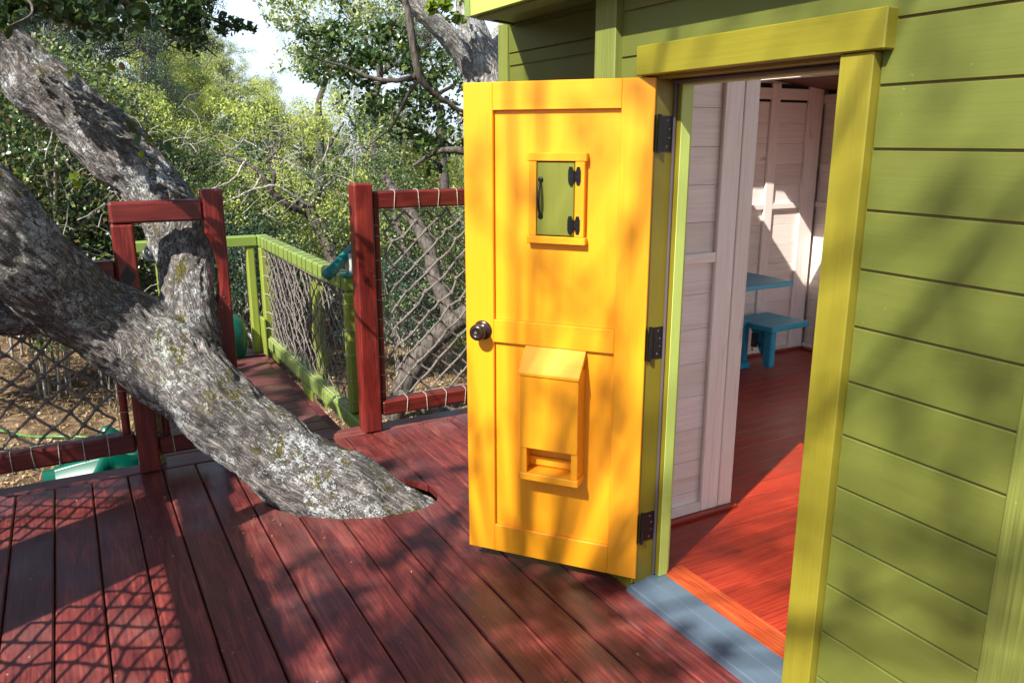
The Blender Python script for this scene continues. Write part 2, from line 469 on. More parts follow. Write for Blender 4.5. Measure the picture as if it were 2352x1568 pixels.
L_shrub = leaf_mat('shrub_leaves', [(0.020, 0.045, 0.014), (0.035, 0.070, 0.02), (0.055, 0.095, 0.02), (0.16, 0.20, 0.035), (0.028, 0.055, 0.02), (0.13, 0.09, 0.035), (0.022, 0.05, 0.02), (0.04, 0.08, 0.02)], 0.25, 0.3)

# ================================================================== DECK
deck = empty('deck', (0, 0, 0), kind='structure')
HX, HY = 0.945, 3.158                      # the hole the oak grows through
HA, HB = 0.385, 0.220
ha = Vector((-0.846, 0.533)); hb = Vector((0.533, 0.846))
hole = []
for k in range(72):
    a = 2 * math.pi * k / 72
    p = ha * (HA * math.cos(a)) + hb * (HB * math.sin(a))
    hole.append((HX + p.x, HY + p.y))
def hole_span(x):
    ys = []
    for i in range(72):
        (xa, ya), (xb, yb) = hole[i], hole[(i + 1) % 72]
        if (xa - x) * (xb - x) <= 0 and xa != xb:
            ys.append(ya + (yb - ya) * (x - xa) / (xb - xa))
    return (min(ys), max(ys)) if len(ys) >= 2 else None
YN, YF = -2.6, 3.853
rnd = random.Random(4)
for k in range(-9, 10):
    g0, g1 = 0.108 + 0.147 * k, 0.108 + 0.147 * (k + 1)
    x0, x1 = g0 + 0.0026, g1 - 0.0026
    if k == 9: x1 = 1.552
    dz = rnd.uniform(-0.0012, 0.0008)
    xs = [x0 + (x1 - x0) * i / 10 for i in range(11)]
    sp = [hole_span(x) for x in xs]
    mb = MB()
    if all(s is None for s in sp):
        mb.box(x0, x1, YN, YF, -0.036, dz, 0.0055)
        mb.build('deck_board', M_deck, deck)
    else:
        if all(s is not None for s in sp):
            mb.prism([(x0, YN), (x1, YN)] + [(x, s[0]) for x, s in list(zip(xs, sp))[::-1]], 2, -0.036, dz)
            mb.prism([(x, s[1]) for x, s in zip(xs, sp)] + [(x1, YF), (x0, YF)], 2, -0.036, dz)
        else:
            near = [(x, s[0]) for x, s in zip(xs, sp) if s]; far = [(x, s[1]) for x, s in zip(xs, sp) if s]
            if sp[-1] is not None:      # bite on the right edge
                mb.prism([(x0, YN), (x1, YN)] + near[::-1] + far + [(x1, YF), (x0, YF)], 2, -0.036, dz)
            else:
                mb.prism([(x0, YN), (x1, YN), (x1, YF), (x0, YF)] + far[::-1][-1:] * 0 + [(x0, far[0][1])] * 0 + [(x, y) for x, y in far] + [(x, y) for x, y in near[::-1]], 2, -0.036, dz)
        o = mb.build('deck_board', M_deck, deck)
        bv = o.modifiers.new('edge', 'BEVEL'); bv.width = 0.005; bv.segments = 2; bv.limit_method = 'ANGLE'; bv.angle_limit = math.radians(50)
for k in range(10, 14):
    g0 = 0.108 + 0.147 * k
    MB().box(max(g0 + 0.0026, 1.556 if k == 9 else 0), min(g0 + 0.1444, 2.11), 2.245, YF, -0.036, 0.0, 0.0055).build('deck_board', M_deck, deck)
MB().box(1.556, 1.5755, 2.245, YF, -0.036, 0.0, 0.004).build('deck_board', M_deck, deck)
MB().box(-1.02, 2.12, 3.858, 3.975, -0.03, 0.002, 0.006).build('border_board', M_border, deck)
MB().box(-1.135, -1.02, YN, 3.975, -0.03, 0.002, 0.006).build('border_board', M_raily, deck)
for k in range(8):  # unseen boards added to keep sun out from under the deck gaps
    MB().box(-1.115, -1.093, YN, 3.95, -0.33 - 0.15 * k, -0.19 - 0.15 * k, 0.003).build('added_shade_skirt', M_raily, deck)
for k in range(7):  # unseen boards added to hide sunlit ground behind the deck gaps
    MB().box(-1.09, 2.1, 3.902, 3.925, -0.345 - 0.155 * k, -0.193 - 0.155 * k, 0.003).build('added_shade_skirt', M_rail, deck)
for (x0, x1, y0, y1) in ((-1.0, 2.1, 3.90, 3.94), (-1.09, -1.05, YN, 3.9)):
    MB().box(x0, x1, y0, y1, -0.19, -0.031, 0.003).build('rim_joist', M_rail, deck)
for y in (-2.2, -1.2, -0.2, 0.7, 1.6, 2.45):
    MB().box(-1.05, 1.5, y, y + 0.04, -0.18, -0.033, 0.002).build('joist', M_bark_far, deck)
for (x, y) in ((-0.95, 3.8), (1.9, 3.8), (-0.95, 1.2), (-0.95, -2.2), (1.3, 0.2), (0.1, 3.8)):
    MB().box(x, x + 0.09, y, y + 0.09, -1.9, -0.19, 0.004).build('support_post', M_post, deck)

# ================================================================== PLAYHOUSE
house = empty('playhouse', (1.55, 1.2, 0.0), label='green board sided playhouse with an open yellow door and chartreuse door trim', cat='playhouse')
house_off = Vector((1.55, 1.2, 0.0))
def hchild(o):
    o.location = o.location - house_off if o.parent is house else o.location
    return o
def hb_(mb, name, mat, parent=None, label=None):
    """build a playhouse part; vertices are given in world coordinates"""
    if parent is None:
        o = mb.build(name, mat, house, label); o.location = -house_off
    else:
        o = mb.build(name, mat, parent, label)
    return o
ROOFZ = 2.3
core = MB()  # opening added out of view in this wall to let sun into the room
core.box(1.556, 1.675, -0.1, 1.268, -0.6, 1.68, 0.0).box(1.556, 1.675, -2.2, -1.7, -0.6, 1.68, 0.0).box(1.556, 1.675, -1.7, -0.1, -0.6, 0.55, 0.0).box(1.556, 1.675, -1.7, -0.1, 1.5, 1.68, 0.0).box(1.556, 1.675, -2.2, 2.20, 1.68, 2.06, 0.0).box(1.556, 1.675, 1.966, 2.20, -0.6, 1.68, 0.0).box(1.556, 1.60, 2.20, 2.247, -0.6, 2.06, 0.0)
front = hb_(core, 'front_wall', M_tan)
BZ = [1.615 + 0.1315 * k for k in range(-17, 4)]
for z in BZ:
    z0, z1 = z + 0.0010, z + 0.1315 - 0.0042
    if z1 < -0.5: continue
    top = min(z1, 2.05)
    def bd(y0, y1, za, zb):
        MB().box(1.549, 1.572, y0, y1, za, zb, 0.0015).build('siding_board', M_siding, front)
    if z0 > 1.70:
        bd(0.792, 2.10, z0, top)
    elif top > 1.683:
        bd(0.792, 1.179, z0, top); bd(2.0, 2.10, z0, top)
    else:
        bd(0.792, 1.179, z0, top); bd(2.04, 2.10, z0, top)
    if top < 0.55 or z0 > 1.5: bd(-2.2, 0.655, z0, top)
    else: bd(-0.1, 0.655, z0, top); bd(-2.2, -1.7, z0, top)
MB().box(1.538, 1.560, 0.658, 0.789, -0.5, 2.05, 0.003).build('corner_board', M_corner, front)
hb_(MB().box(1.525, 1.56, 2.102, 2.212, -0.4, 2.05, 0.003), 'corner_post', M_corner)
# return wall and recessed wall of the playhouse
hb_(MB().box(1.56, 2.13, 2.248, 2.258, -0.4, 2.06, 0.0), 'return_wall', M_siding)
rec = hb_(MB().box(2.136, 2.20, 2.226, 3.95, -0.5, 2.14, 0.0), 'recessed_wall', M_corner)
for z in [1.876 - 0.1315 * k for k in range(18)]:
    MB().box(2.128, 2.140, 2.226, 3.86, z - 0.128, z - 0.004, 0.0015).build('siding_board', M_siding, rec)
MB().box(2.122, 2.140, 2.226, 3.86, 1.942, 2.06, 0.002).build('frieze_board', M_siding, rec)
MB().box(2.126, 2.140, 2.226, 3.86, 1.880, 1.937, 0.002).build('siding_board', M_siding, rec)
MB().box(2.112, 2.17, 3.862, 3.96, -0.5, 2.09, 0.003).build('corner_board', M_corner, rec)
# outer shell of the unseen sides (openings added for fill light, white east wall to bounce sun)
sh = MB()
sh.box(2.14, 4.72, 3.935, 3.96, -0.5, 2.2, 0.0)
sh.box(4.62, 4.72, 2.9, 3.935, -0.5, 2.0, 0.0).box(4.62, 4.72, -0.4, 2.9, 0.4, 1.78, 0.0).box(4.62, 4.72, -2.2, 2.9, -0.5, 0.4, 0.0).box(4.62, 4.72, -2.2, 2.9, 1.78, 2.0, 0.0)
sh.box(4.62, 4.72, -1.4, -0.4, 0.4, 0.5, 0.0).box(4.62, 4.72, -2.2, -1.3, 0.6, 1.7, 0.0)
sh.box(1.675, 4.62, -2.2, -2.1, -0.5, 0.3, 0.0).box(1.675, 1.8, -2.2, -2.1, 0.3, 2.2, 0.0).box(4.5, 4.62, -2.2, -2.1, 0.3, 2.2, 0.0).box(1.8, 4.5, -2.2, -2.1, 1.8, 2.2, 0.0)
hb_(sh, 'rear_wall', M_liningy)

# roof: lime fascia, green soffit, board ceiling inside, a skylight opening; roof over the unseen near room left off to brighten it
def roofz(x):
    pts = [(1.412, 1.955), (2.13, 2.085), (2.6, 2.06), (4.556, 1.83), (4.9, 1.79)]
    for (a, za), (b, zb) in zip(pts, pts[1:]):
        if x <= b: return za + (zb - za) * (x - a) / (b - a)
    return pts[-1][1]
def slab(mb, quad, th=0.1, z_off=0.0):
    v = [(x, y, roofz(x) + z_off) for x, y in quad] + [(x, y, roofz(x) + z_off + th) for x, y in quad]
    mb.add(v, [(3, 2, 1, 0), (4, 5, 6, 7), (0, 1, 5, 4), (1, 2, 6, 5), (2, 3, 7, 6), (3, 0, 4, 7)])
rf = MB()
slab(rf, [(1.435, -2.5), (2.13, -2.5), (2.13, 2.9), (1.435, 2.9)][:4], 0.10)
rf2 = [(1.435, 2.9), (2.13, 2.9), (2.13, 3.83), (1.99, 3.62)]
slab(rf, rf2, 0.10)
roof = hb_(rf, 'roof', M_corner)
cl = MB()
SX0, SX1, SY0, SY1 = 3.02, 3.62, 3.18, 3.56
for q in ([(2.13, 2.1), (3.02, 2.1), (3.02, 3.96), (2.16, 3.96)], [(SX1, 2.1), (4.9, 2.1), (4.9, 3.96), (SX1, 3.96)], [(4.5, -2.5), (4.9, -2.5), (4.9, 2.1), (4.5, 2.1)],
          [(SX0, 2.1), (SX1, 2.1), (SX1, SY0), (SX0, SY0)], [(SX0, SY1), (SX1, SY1), (SX1, 3.96), (SX0, 3.96)]):
    slab(cl, q, 0.1)
ceil = cl.build('ceiling', M_ceiling, roof)
fa = MB(); fa.box(1.412, 1.434, -2.5, 2.868, 1.951, 2.16, 0.002)
fa.build('fascia', M_lime, roof)
f2 = MB(); A = Vector((1.412, 2.87, 0)); Bp = Vector((2.16, 3.87, 0)); dn = (Bp - A).normalized(); nn = Vector((-dn.y, dn.x, 0)) * 0.02
vv = [A + Vector((0, 0, 1.951)), Bp + Vector((0, 0, 2.083)), Bp + Vector((0, 0, 2.22)), A + Vector((0, 0, 2.16))]
f2.add(vv + [p + nn for p in vv], [(0, 1, 2, 3), (7, 6, 5, 4), (0, 4, 5, 1), (3, 2, 6, 7), (1, 5, 6, 2), (0, 3, 7, 4)])
f2.build('fascia', M_grail, roof)
MB().box(1.436, 1.50, -2.4, 2.86, 1.94, 1.957, 0.001).build('eave_batten', M_corner, roof)

# door trim, jambs, stops, threshold
dfr = hb_(MB().box(1.515, 1.560, 1.152, 1.982, 1.684, 1.767, 0.003), 'door_frame', M_trimh)
MB().box(1.525, 1.562, 1.182, 1.268, -0.05, 1.6835, 0.003).build('side_trim', M_trimv, dfr)
MB().box(1.552, 1.562, 1.953, 2.036, -0.05, 1.6835, 0.003).build('side_trim', M_jamb, dfr)
MB().box(1.546, 1.5555, 1.9425, 1.9525, 0.03, 1.6835, 0.003).build('jamb_bead', M_jamb, dfr)
MB().box(1.5565, 1.700, 1.940, 1.966, 0.03, 1.6835, 0.003).build('hinge_jamb', M_jamb, dfr)
MB().box(1.5645, 1.675, 1.2695, 1.275, 0.03, 1.6835, 0.001).build('latch_jamb', M_jamb, dfr)
MB().box(1.5615, 1.700, 1.275, 1.9395, 1.675, 1.6838, 0.002).build('head_jamb', M_jamb, dfr)
MB().box(1.6370, 1.6400, 1.9155, 1.9395, 0.05, 1.6740, 0.001).build('door_stop', M_jamb, dfr)
MB().box(1.6402, 1.6785, 1.9145, 1.9392, 0.045, 1.6660, 0.002).build('door_stop', M_lime, dfr)
MB().box(1.679, 1.692, 1.9230, 1.9392, 0.050, 1.6660, 0.003).build('inner_casing', M_lime, dfr)
MB().box(1.620, 1.640, 1.275, 1.9155, 1.662, 1.6745, 0.001).build('head_stop', M_jamb, dfr)
MB().box(1.640, 1.683, 1.275, 1.9150, 1.660, 1.6740, 0.001).build('head_stop', M_lime, dfr)
MB().tube([(1.6315, 1.9345, 0.05), (1.6315, 1.9345, 1.67)], 0.0055, 8).build('weatherstrip', M_weather, dfr)
MB().tube([(1.614, 1.28, 1.6685), (1.614, 1.93, 1.6685)], 0.006, 8).build('weatherstrip', M_weather, dfr)
th = MB()
prof = [(1.534, -0.02), (1.534, 0.026), (1.537, 0.029), (1.604, 0.0390), (1.606, 0.0405), (1.6635, 0.047), (1.6635, -0.02)]
th.prism(prof, 1, 1.27, 1.9395)
th.prism([(1.534, 1.9395), (1.602, 1.9395), (1.560, 1.951), (1.534, 1.953)], 2, -0.02, 0.0235)
th.build('threshold', M_thresh, dfr)
MB().box(1.655, 1.668, 1.275, 1.915, 0.0, 0.0455, 0.001).build('sill_edge', M_weather, dfr)
MB().box(1.6685, 1.7605, 1.0, 1.9385, -0.02, 0.0455, 0.001).build('inner_sill', M_sill, dfr)

# interior floor boards run across the room
fl = hb_(MB().box(1.67, 2.2, -2.1, 2.21, -0.06, 0.02, 0.0).box(2.2, 4.62, -2.1, 3.93, -0.06, 0.02, 0.0), 'floor', M_dark)
y = -2.08; i = 0
while y < 3.88:
    x0 = 1.763 if y < 2.16 else 2.26
    if y + 0.083 > 1.94 and y < 2.16: x0 = 1.70
    MB().box(x0, 4.6, y, y + 0.0815, 0.02, 0.045, 0.0012).build('floor_board', M_floor, fl)
    y += 0.083

def lined_wall(name, u0, u1, plane, axis, facing, z0, z1, studs, rails, rows, mat_board):
    """studs: (u0, u1); rails: (z0, z1); boards recessed behind. axis 0: wall runs along x at y=plane; axis 1: runs along y at x=plane"""
    d = 0.034 * facing
    def bx(mb, a0, a1, p0, p1, za, zb, b=0.002):
        if axis == 0: mb.box(a0, a1, p0, p1, za, zb, b)
        else: mb.box(p0, p1, a0, a1, za, zb, b)
        return mb
    w = hb_(bx(MB(), u0, u1, plane + d * 1.12, plane + d * 1.25, z0, z1, 0.0), name, M_dark)
    for (za, zb) in zip(rows, rows[1:]):
        bx(MB(), u0, u1, plane + d * 0.62, plane + d * 1.08, za + 0.0006, zb - 0.0006, 0.001).build('lining_board', mat_board, w)
    for (a, b) in studs:
        bx(MB(), a, b, plane, plane + d * 0.6, z0, z1, 0.003).build('stud', M_stud, w)
    for (za, zb) in rails:
        edges = sorted([u0] + [q for s_ in studs for q in s_] + [u1])
        for a, b in zip(edges[::2], edges[1::2]):
            if b - a > 0.01: bx(MB(), a, b, plane + d * 0.05, plane + d * 0.6, za, zb, 0.002).build('rail', M_lining if axis == 0 else M_liningy, w)
    return w
rowsA = [0.05] + [1.613 - 0.1333 * k for k in range(11, -1, -1)] + [1.745, 1.878, 2.01]
lined_wall('partition_wall', 1.70, 2.25, 2.203, 0, 0.8, 0.06, 2.03, [(2.085, 2.175), (2.178, 2.25)], [(0.06, 0.10), (1.064, 1.102)], rowsA, M_lining)
hb_(MB().box(1.70, 2.262, 2.178, 2.2025, 0.045, 0.062, 0.004), 'base_moulding', M_floor)
MB_ = MB().box(2.2035, 2.25, 2.235, 3.88, 0.05, 2.05, 0.0)
hb_(MB_, 'inner_recess_wall', M_liningy)
lined_wall('far_wall', 2.25, 4.556, 3.886, 0, 1, 0.06, 1.86, [(2.25, 2.34), (2.9, 2.99), (3.54, 3.6), (4.08, 4.155), (4.42, 4.556)], [(0.06, 0.085), (1.054, 1.09), (1.76, 1.83)], rowsA[:-2], M_lining)
lined_wall('side_wall', 2.95, 3.886, 4.556, 1, 1, 0.06, 1.83, [(3.72, 3.785), (3.1, 3.16)], [(0.06, 0.085), (1.054, 1.09), (1.74, 1.80)], rowsA[:-2], M_liningy)
hb_(MB().box(4.52, 4.556, 2.95, 3.886, 0.045, 0.058, 0.003).box(2.25, 4.52, 3.862, 3.886, 0.045, 0.058, 0.003), 'base_moulding', M_floor)
# ceiling beams
hb_(MB().box(2.86, 2.93, 2.1, 3.88, 1.93, 2.00, 0.003), 'ceiling_beam', M_liningy)
mbm = MB(); 
for xx in (3.64,):
    mbm.box(xx, xx + 0.04, 2.1, 3.88, 1.84, 1.93, 0.003)
hb_(mbm, 'ceiling_beam', M_liningy)

# ------------------------------------------------------------------ yellow door (local frame: x towards the camera, y from hinge to free edge, z up)
P0 = Vector((1.553, 1.933, 0.0))
DA = math.radians(38.426)
du = Vector((-math.sin(DA), math.cos(DA), 0)); dnv = Vector((-math.cos(DA), -math.sin(DA), 0))
Mdoor = Matrix(((dnv.x, du.x, 0, P0.x), (dnv.y, du.y, 0, P0.y), (dnv.z, du.z, 1, P0.z), (0, 0, 0, 1)))
door = bpy.data.objects.new('door', None); COL.objects.link(door); door.parent = house
door.matrix_local = Matrix.Translation(-house_off) @ Mdoor
# leaf frame: stiles and rails around two sunk panels
T0, T1 = -0.022, 0.0
MB().box(T0, T1, 0.523, 0.6266, 0.05, 1.680, 0.0022).build('stile', M_door, door)
MB().box(T0, T1, 0.0, 0.101, 0.05, 1.680, 0.0022).build('stile', M_door, door)
MB().box(T0, T1 - 0.0003, 0.1012, 0.5228, 1.594, 1.680, 0.0016).build('door_rail', M_doorh, door)
MB().box(T0, T1 - 0.0003, 0.1012, 0.5228, 0.834, 0.9125, 0.0016).build('door_rail', M_doorh, door)
MB().box(T0, T1 - 0.0003, 0.1012, 0.5228, 0.05, 0.1525, 0.0016).build('door_rail', M_doorh, door)
MB().box(T0 + 0.003, T1 - 0.0145, 0.1014, 0.5226, 0.9127, 1.5938, 0.001).build('door_panel', M_door, door)
MB().box(T0 + 0.003, T1 - 0.0145, 0.1014, 0.5226, 0.1527, 0.8338, 0.001).build('door_panel', M_door, door)
# peep window with its little olive shutter
wf = MB()
wf.box(-0.0143, 0.010, 0.203, 0.400, 1.438, 1.464, 0.002)
wf.box(-0.0143, 0.010, 0.203, 0.400, 1.179, 1.203, 0.002)
wf.box(-0.0143, 0.008, 0.209, 0.240, 1.2035, 1.4375, 0.0015)
wf.box(-0.0143, 0.008, 0.369, 0.394, 1.2035, 1.4375, 0.0015)
wf.build('peep_window_frame', M_door, door)
MB().box(-0.0143, 0.004, 0.2435, 0.3675, 1.2065, 1.4345, 0.002).build('peep_shutter', M_shutter, door)
MB().box(-0.0144, -0.0105, 0.2405, 0.3685, 1.2036, 1.4374, 0.0).build('shutter_gap', M_black, door)
hp = MB()
hz0, hz1, hu = 1.270, 1.377, 0.355
pts = []
for i in range(13):
    s_ = i / 12; zz = hz0 + (hz1 - hz0) * s_
    pts.append((0.007 + 0.020 * math.sin(math.pi * s_) ** 0.7, hu, zz))
hp.tube(pts, [0.0035 + 0.0022 * math.sin(math.pi * i / 12) for i in range(13)], 8)
for zz in (hz0 - 0.004, hz1 + 0.004):
    hp.lathe([(0.0, 0.0), (0.0085, 0.0), (0.0085, 0.0028), (0.005, 0.005), (0.0, 0.005)], Matrix.Translation((0.004, hu, zz)) @ Matrix.Rotation(math.pi / 2, 4, 'Y'), 14)
hp.build('shutter_handle', M_black, door)
for zz in (1.394, 1.242):
    sh_ = MB()
    for uc in (0.254, 0.229):
        poly = [(uc + 0.0078 * q, zz + 0.028 * r) for q, r in ((-.55, -1), (.55, -1), (1, -.55), (1, .55), (.55, 1), (-.55, 1), (-1, .55), (-1, -.55))]
        sh_.prism([(a, b) for a, b in poly], 0, 0.0075, 0.0112)
    sh_.tube([(0.0115, 0.2415, zz - 0.017), (0.0115, 0.2415, zz + 0.017)], 0.0030, 8)
    sh_.box(0.008, 0.0112, 0.232, 0.252, zz - 0.012, zz - 0.008, 0.0005).box(0.008, 0.0112, 0.232, 0.252, zz + 0.008, zz + 0.012, 0.0005)
    sh_.build('shutter_hinge', M_black, door)
# letter box on the lower panel: sloping lid, front plate, open slot and shelf
mt = 0.060
front_pl = MB().box(mt - 0.012, mt, 0.198, 0.4015, 0.492, 0.748, 0.002)
front_pl.box(-0.0143, mt - 0.0125, 0.198, 0.2085, 0.402, 0.7725, 0.001)
front_pl.box(-0.0143, mt - 0.0125, 0.391, 0.4015, 0.402, 0.7725, 0.001)
front_pl.box(mt - 0.014, mt - 0.0045, 0.1982, 0.2205, 0.402, 0.4915, 0.001)
front_pl.box(mt - 0.014, mt - 0.0045, 0.3790, 0.4013, 0.402, 0.4915, 0.001)
front_pl.box(-0.0141, -0.004, 0.209, 0.3905, 0.41, 0.44, 0.001)
front_pl.build('letter_box', M_door, door)
lid = MB()
prof = [(-0.0142, 0.826), (-0.004, 0.8325), (mt + 0.005, 0.757), (mt + 0.005, 0.7485), (mt - 0.004, 0.7485), (-0.0142, 0.814)]
lid.prism(prof, 1, 0.2015, 0.4115) if False else lid.prism(prof, 1, 0.1955, 0.4065)
lid.build('letter_box_lid', M_doorh, door)
MB().box(-0.0143, mt + 0.003, 0.1935, 0.4065, 0.3770, 0.4015, 0.002).build('letter_box_shelf', M_doorh, door)
# knob with thumb turn
Mk = Matrix.Translation((0.0, 0.563, 0.873)) @ Matrix.Rotation(math.pi / 2, 4, 'Y')
MB().lathe([(0.0, 0.0), (0.033, 0.0), (0.034, 0.003), (0.030, 0.007), (0.022, 0.009), (0.013, 0.012), (0.0115, 0.022), (0.013, 0.028), (0.022, 0.033), (0.0275, 0.040), (0.0285, 0.047), (0.026, 0.053), (0.020, 0.0565), (0.0135, 0.0575), (0.0125, 0.056), (0.0, 0.056)], Mk, 36).build('knob', M_bronze, door)
MB().box(0.056, 0.0605, 0.558, 0.568, 0.8695, 0.8765, 0.001).build('thumb_turn', M_silver, door)
MB().box(-0.018, -0.005, 0.6262, 0.6275, 0.84, 0.905, 0.0005).build('latch_plate', M_bronze, door)
Md_inv = Mdoor.inverted()
for zc in (1.5205, 0.8745, 0.234):
    hg = MB()
    hg.tube([(1.5725, 1.9325, zc - 0.056), (1.5725, 1.9325, zc + 0.056)], 0.0058, 10)
    hg.box(1.577, 1.6265, 1.9375, 1.9398, zc - 0.052, zc + 0.052, 0.0006)
    hg_o = hb_(hg, 'door_hinge', M_black)
    l2 = MB().box(-0.020, 0.004, -0.0022, -0.0004, zc - 0.052, zc + 0.052, 0.0005, M=Mdoor)
    l2.build('hinge_leaf', M_black, hg_o)
    for i, zz in enumerate((-0.038, -0.013, 0.013, 0.038)):
        xs_ = 1.616 if i in (1, 2) else 1.608
        MB().lathe([(0, 0), (0.0042, 0), (0.0034, 0.0012), (0, 0.0012)], Matrix.Translation((xs_, 1.9374, zc + zz)) @ Matrix.Rotation(math.pi / 2, 4, 'X'), 10).build('screw', M_screw, hg_o)

# ================================================================== TABLE AND BENCH
tb = empty('table', (3.5, 3.6, 0.045), label='teal blue plank table against the whitewashed wall inside the doorway', cat='table')
def lc(mb, name, mat, par):
    o = mb.build(name, mat, par); o.location = -Vector(par.location); return o
lc(MB().box(2.9, 3.79, 3.33, 3.60, 0.652, 0.682, 0.003), 'tabletop_plank', M_blue, tb)
lc(MB().box(2.9, 3.79, 3.602, 3.84, 0.652, 0.682, 0.003), 'tabletop_plank', M_blue, tb)
lc(MB().box(2.95, 3.0, 3.38, 3.43, 0.045, 0.651, 0.004), 'leg', M_blue, tb)
lc(MB().box(3.30, 3.36, 3.34, 3.40, 0.045, 0.651, 0.004), 'leg', M_blue, tb)
be = empty('bench', (4.0, 3.6, 0.045), label='teal blue fold-down bench with two seat planks below the table', cat='bench')
Mb = Matrix.Translation((3.985, 3.66, 0)) @ Matrix.Rotation(math.radians(4), 4, 'Z') @ Matrix.Translation((-3.985, -3.66, 0))
def bl(mb, name, mat=None): lc(mb, name, mat or M_blue, be)
bl(MB().box(3.80, 4.17, 3.50, 3.70, 0.322, 0.356, 0.006, M=Mb), 'seat_plank')
bl(MB().box(3.60, 4.17, 3.703, 3.85, 0.322, 0.356, 0.006, M=Mb), 'seat_plank')
bl(MB().box(3.845, 3.895, 3.535, 3.60, 0.075, 0.321, 0.008, M=Mb), 'leg')
bl(MB().box(3.80, 3.85, 3.72, 3.77, 0.085, 0.321, 0.005, M=Mb), 'leg')
bl(MB().box(3.55, 3.85, 3.69, 3.75, 0.045, 0.084, 0.005, M=Mb), 'foot')
bl(MB().prism([(3.61, 0.32), (3.72, 0.32), (3.61, 0.15)], 0, 3.856, 3.878), 'brace')
bl(MB().box(3.81, 3.828, 3.63, 3.67, 0.20, 0.29, 0.002, M=Mb).tube([(3.82, 3.63, 0.25), (3.84, 3.60, 0.21)], 0.006, 6), 'folding_bracket', M_black)

# ================================================================== RAILINGS AND ROPE NETS
def to3(axis, plane, u, z, off=0.0):
    return Vector((u, plane + off, z)) if axis == 0 else Vector((plane + off, u, z))

def rope_net(axis, plane, u0, u1, z0, z1, cu=0.12, cz=0.108, r=0.0046, seed=1, wob=0.006, skip=None, sag=0.0, skew=0.0):
    """diamond net with a knot at every crossing, tied off to an edge line; returns mesh builder"""
    rn = random.Random(seed); mb = MB()
    nu, nz = int(round((u1 - u0) / (cu / 2))), int(round((z1 - z0) / (cz / 2)))
    P = {}
    for i in range(nu + 1):
        for j in range(nz + 1):
            if (i + j) % 2: continue
            u = u0 + (u1 - u0) * i / nu; z = z0 + (z1 - z0) * j / nz
            e = 0.3 if i in (0, nu) or j in (0, nz) else 1.0
            if i in (0, nu): u += (0.006 if i == 0 else -0.006)
            P[(i, j)] = to3(axis, plane, u + rn.gauss(0, wob) * e, z + rn.gauss(0, wob) * e - sag * math.sin(math.pi * i / nu), rn.gauss(0, 0.006) + skew * math.sin(math.pi * j / nz))
    for (i, j), p in P.items():
        if skip and skip(p): continue
        for di, dj in ((1, 1), (1, -1)):
            q = P.get((i + di, j + dj))
            if q is None or (skip and skip(q)): continue
            m = (p + q) / 2 + Vector((rn.gauss(0, 0.002), rn.gauss(0, 0.002), rn.gauss(0, 0.002) - 0.002))
            mb.tube([p, m, q], r, 6, cap=False)
        if 0 < i < nu and 0 < j < nz:
            mb.knot(p, r * 2.2)
            d = Vector((rn.uniform(-1, 1), rn.uniform(-1, 1), rn.uniform(-1, 1))).normalized()
            mb.tube([p - d * r * 1.6, p + d * r * 1.6], r * 1.5, 6)
    return mb, P, nu, nz

def lash(axis, plane, u, z0, z1, h0, h1, r=0.0022, seed=0, lead=0.0):
    """cord wound once round a horizontal rail (face planes h0..h1, heights z0..z1)"""
    rn = random.Random(seed); e = 0.003
    k = rn.uniform(-0.0045, 0.0045)
    pts = [(u - k - lead, z0 - 0.018, (h0 + h1) / 2), (u - k, z0 - e, h0 - e), (u + k, z1 - 0.008, h0 - e), (u + k, z1 + e, h0 + 0.010), (u + k * 1.3, z1 + e, h1 - 0.008), (u + k, z1 - 0.01, h1 + e), (u - k, z0 - e, h1 + e), (u - k + 0.01, z0 - 0.018, (h0 + h1) / 2)]
    return MB().tube([to3(axis, 0, a, b, c) for a, b, c in pts], r, 5)

def lash_v(axis, plane, z, u0, u1, uc, r=0.0019, seed=0):
    """cord wound round an upright round bar centred at uc"""
    rad = abs(u1 - u0) / 2 + 0.003; pts = []
    for i in range(13):
        a = 2 * math.pi * i / 12
        pts.append(to3(axis, plane, uc + rad * math.cos(a), z + 0.006 * math.sin(a * 0.5), rad * math.sin(a)))
    return MB().tube(pts, r, 5, cap=False).tube([pts[0], to3(axis, plane, uc + rad + 0.02, z + 0.008, 0.0)], r, 5)

def post(x0, x1, y0, y1, z0, z1, mat=None, b=0.009):
    return MB().box(x0, x1, y0, y1, z0, z1, b)

# --- rear railing, section right of the walkway (seen between post and yellow door)
rr = empty('railing', (1.29, 3.88, 0), label='dark red railing section with rope net between tall post and yellow door', cat='railing', group='red rope net railings round the deck')
def off_build(mb, name, mat, par, label=None):
    root = par
    o = mb.build(name, mat, par, label)
    if par.parent is None: o.location = -Vector(par.location)
    return o
pr = off_build(post(1.241, 1.341, 3.832, 3.922, 0.003, 1.297), 'post', M_post, rr)
for (x, z) in ((1.285, 0.83), (1.315, 0.862), (1.330, 0.835), (1.302, 0.803)):
    off_build(MB().lathe([(0, 0), (0.0048, 0), (0.004, 0.0015), (0.0015, 0.0012), (0, 0.0005)], Matrix.Translation((x, 3.8318, z)) @ Matrix.Rotation(math.pi / 2, 4, 'X'), 10), 'screw', M_screw, rr)
off_build(MB().box(1.344, 2.10, 3.852, 3.922, 1.168, 1.256, 0.009), 'top_rail', M_rail, rr)
off_build(MB().box(1.344, 2.10, 3.838, 3.925, 0.082, 0.166, 0.012), 'bottom_rail', M_rail, rr)
off_build(MB().tube([(1.367, 3.885, 0.167), (1.367, 3.885, 1.167)], 0.0185, 16), 'round_bar', M_post, rr)
net, P, nu, nz = rope_net(0, 3.885, 1.402, 2.06, 0.178, 1.150, 0.122, 0.108, 0.0060, 3)
off_build(net, 'rope_net', M_rope, rr)
